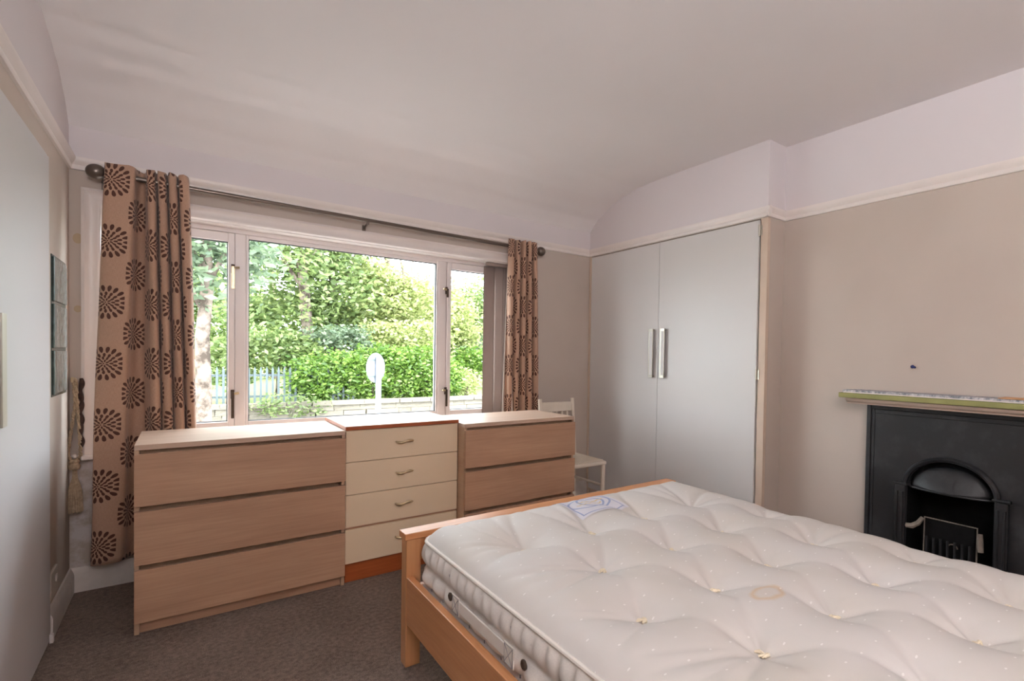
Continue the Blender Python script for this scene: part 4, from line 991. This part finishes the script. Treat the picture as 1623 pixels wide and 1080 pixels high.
# tufts: small wool pads
tm = None
for k, (xt, yt_) in enumerate(tufts):
    zt_ = float(ztop(xt, yt_))
    if tm is None:
        mb = MB()
        for q in range(7):
            a = random.uniform(0, 6.28); r_ = random.uniform(.003, .012); c0 = (xt + r_ * math.cos(a), yt_ + r_ * math.sin(a), zt_ + .003)
            mb.tube([(c0[0] - .011 * math.cos(a + 1), c0[1] - .011 * math.sin(a + 1), zt_ + .002), (c0[0], c0[1], zt_ + .0055), (c0[0] + .011 * math.cos(a + 1), c0[1] + .011 * math.sin(a + 1), zt_ + .002)], [.0025, .0042, .0025], 6)
        tm = part('tuft', mb, M['tuft'], mt); z00 = zt_; x00, y00 = xt, yt_
    else:
        c_ = tm.copy(); COL.objects.link(c_); a = random.uniform(0, 6.28); org = ORG[mt.name]
        R_ = Matrix.Rotation(a, 4, 'Z'); piv = Vector((x00, y00, z00)) - org; new = Vector((xt, yt_, zt_ + .0075)) - org
        c_.matrix_local = Matrix.Translation(new) @ R_ @ Matrix.Translation(-piv)
# label patch following the surface
n1, n2 = 30, 26; P = []; UV = []
lc = np.array([[1.268, 1.895], [1.525, 1.890], [1.515, 1.655], [1.250, 1.640]])
for i in range(n1):
    row = []
    for j in range(n2):
        u_, v_ = i / (n1 - 1), j / (n2 - 1); p = (lc[0] * (1 - u_) + lc[1] * u_) * (1 - v_) + (lc[3] * (1 - u_) + lc[2] * u_) * v_
        row.append((p[0], p[1], float(ztop(p[0], p[1])) + .0022)); UV.append((u_, 1 - v_))
    P.append(row)
mb = MB(); mb.grid(P, n1, n2); o = part('label_patch', mb, M['label'], mt, smooth='all', label='white label printed with blue ovals and yellow script')
ul = o.data.uv_layers.new(name='UVMap'); li = np.zeros(len(o.data.loops), np.int32); o.data.loops.foreach_get('vertex_index', li); ul.data.foreach_set('uv', np.array(UV, np.float32)[li].ravel())
# side handle, vents, small grey ties
XM = MX0 - .023
hd = part('side_handle', MB().box(XM - .0045, XM, 1.200, 1.530, .376, .414), M['pipe'], mt, .002)
for y0 in (1.168, 1.512):
    mb = MB(); mb.box(XM - .0075, XM - .0045, y0, y0 + .052, .366, .424)
    hp = part('handle_patch', mb, M['pipe'], hd, .001)
    mb = MB()
    mb.tube([(XM - .0082, y0 + .005, .371), (XM - .0082, y0 + .047, .419)], .0009, 5); mb.tube([(XM - .0082, y0 + .047, .371), (XM - .0082, y0 + .005, .419)], .0009, 5)
    mb.tube([(XM - .0082, y0 + .004, .370), (XM - .0082, y0 + .048, .370), (XM - .0082, y0 + .048, .420), (XM - .0082, y0 + .004, .420), (XM - .0082, y0 + .004, .370)], .0009, 5)
    hs_ = part('cross_stitch', mb, M['tie'], hd)
for yv in (1.596, 1.128):
    mb = MB(); mb.lathe([(.013, -.006), (.014, -.002), (.010, .0005), (.008, -.001), (.003, -.002)], (MX0 - .006, yv, .398), 18, 'x')
    mb.v = [(2 * (MX0 - .006) - a, b, c) for a, b, c in mb.v]
    mb.v = [(a - .020, b, c) for a, b, c in mb.v]
    part('air_vent', mb, M['vent'], mt, label='round brown air vent')
mb = MB()
s_ = 0
for k in range(34):
    yk = MY0 + .08 + k * .052 
    for zz in ((.452,) if k % 2 else (.345,)): mb.obox((MX0 - .0105, yk, zz), (.001, .0018, .0045), (Vector((1, 0, 0)), Vector((0, 1, 0)), Vector((0, 0, 1))))
part('side_ties', mb, M['tie'], mt, kind='stuff')

# ------------------------------------------------------------------ fill uplighter, added unseen behind the camera to brighten the room
ul_ = thing('added_uplighter', (-.1, -1.1, 0), 'added fill uplighter with a bowl shade, unseen behind the camera', 'lamp')
mb = MB(); mb.lathe([(.14, 0), (.14, .02), (.02, .03)], (-.1, -1.1, 0), 28); part('base', mb, M['rod'], ul_)
mb = MB(); mb.tube([(-.1, -1.1, .03), (-.1, -1.1, 1.58)], .012, 12); part('pole', mb, M['rod'], ul_)
mb = MB(); P = []
for i in range(9):
    a = math.pi / 2 * i / 8; P.append([(-.1 + (.02 + .15 * math.sin(a)) * math.cos(2 * math.pi * k / 28), -1.1 + (.02 + .15 * math.sin(a)) * math.sin(2 * math.pi * k / 28), 1.74 - .16 * math.cos(a)) for k in range(29)])
mb.grid(P, 9, 29); part('shade', mb, M['trim'], ul_, smooth='all', solid=.003)
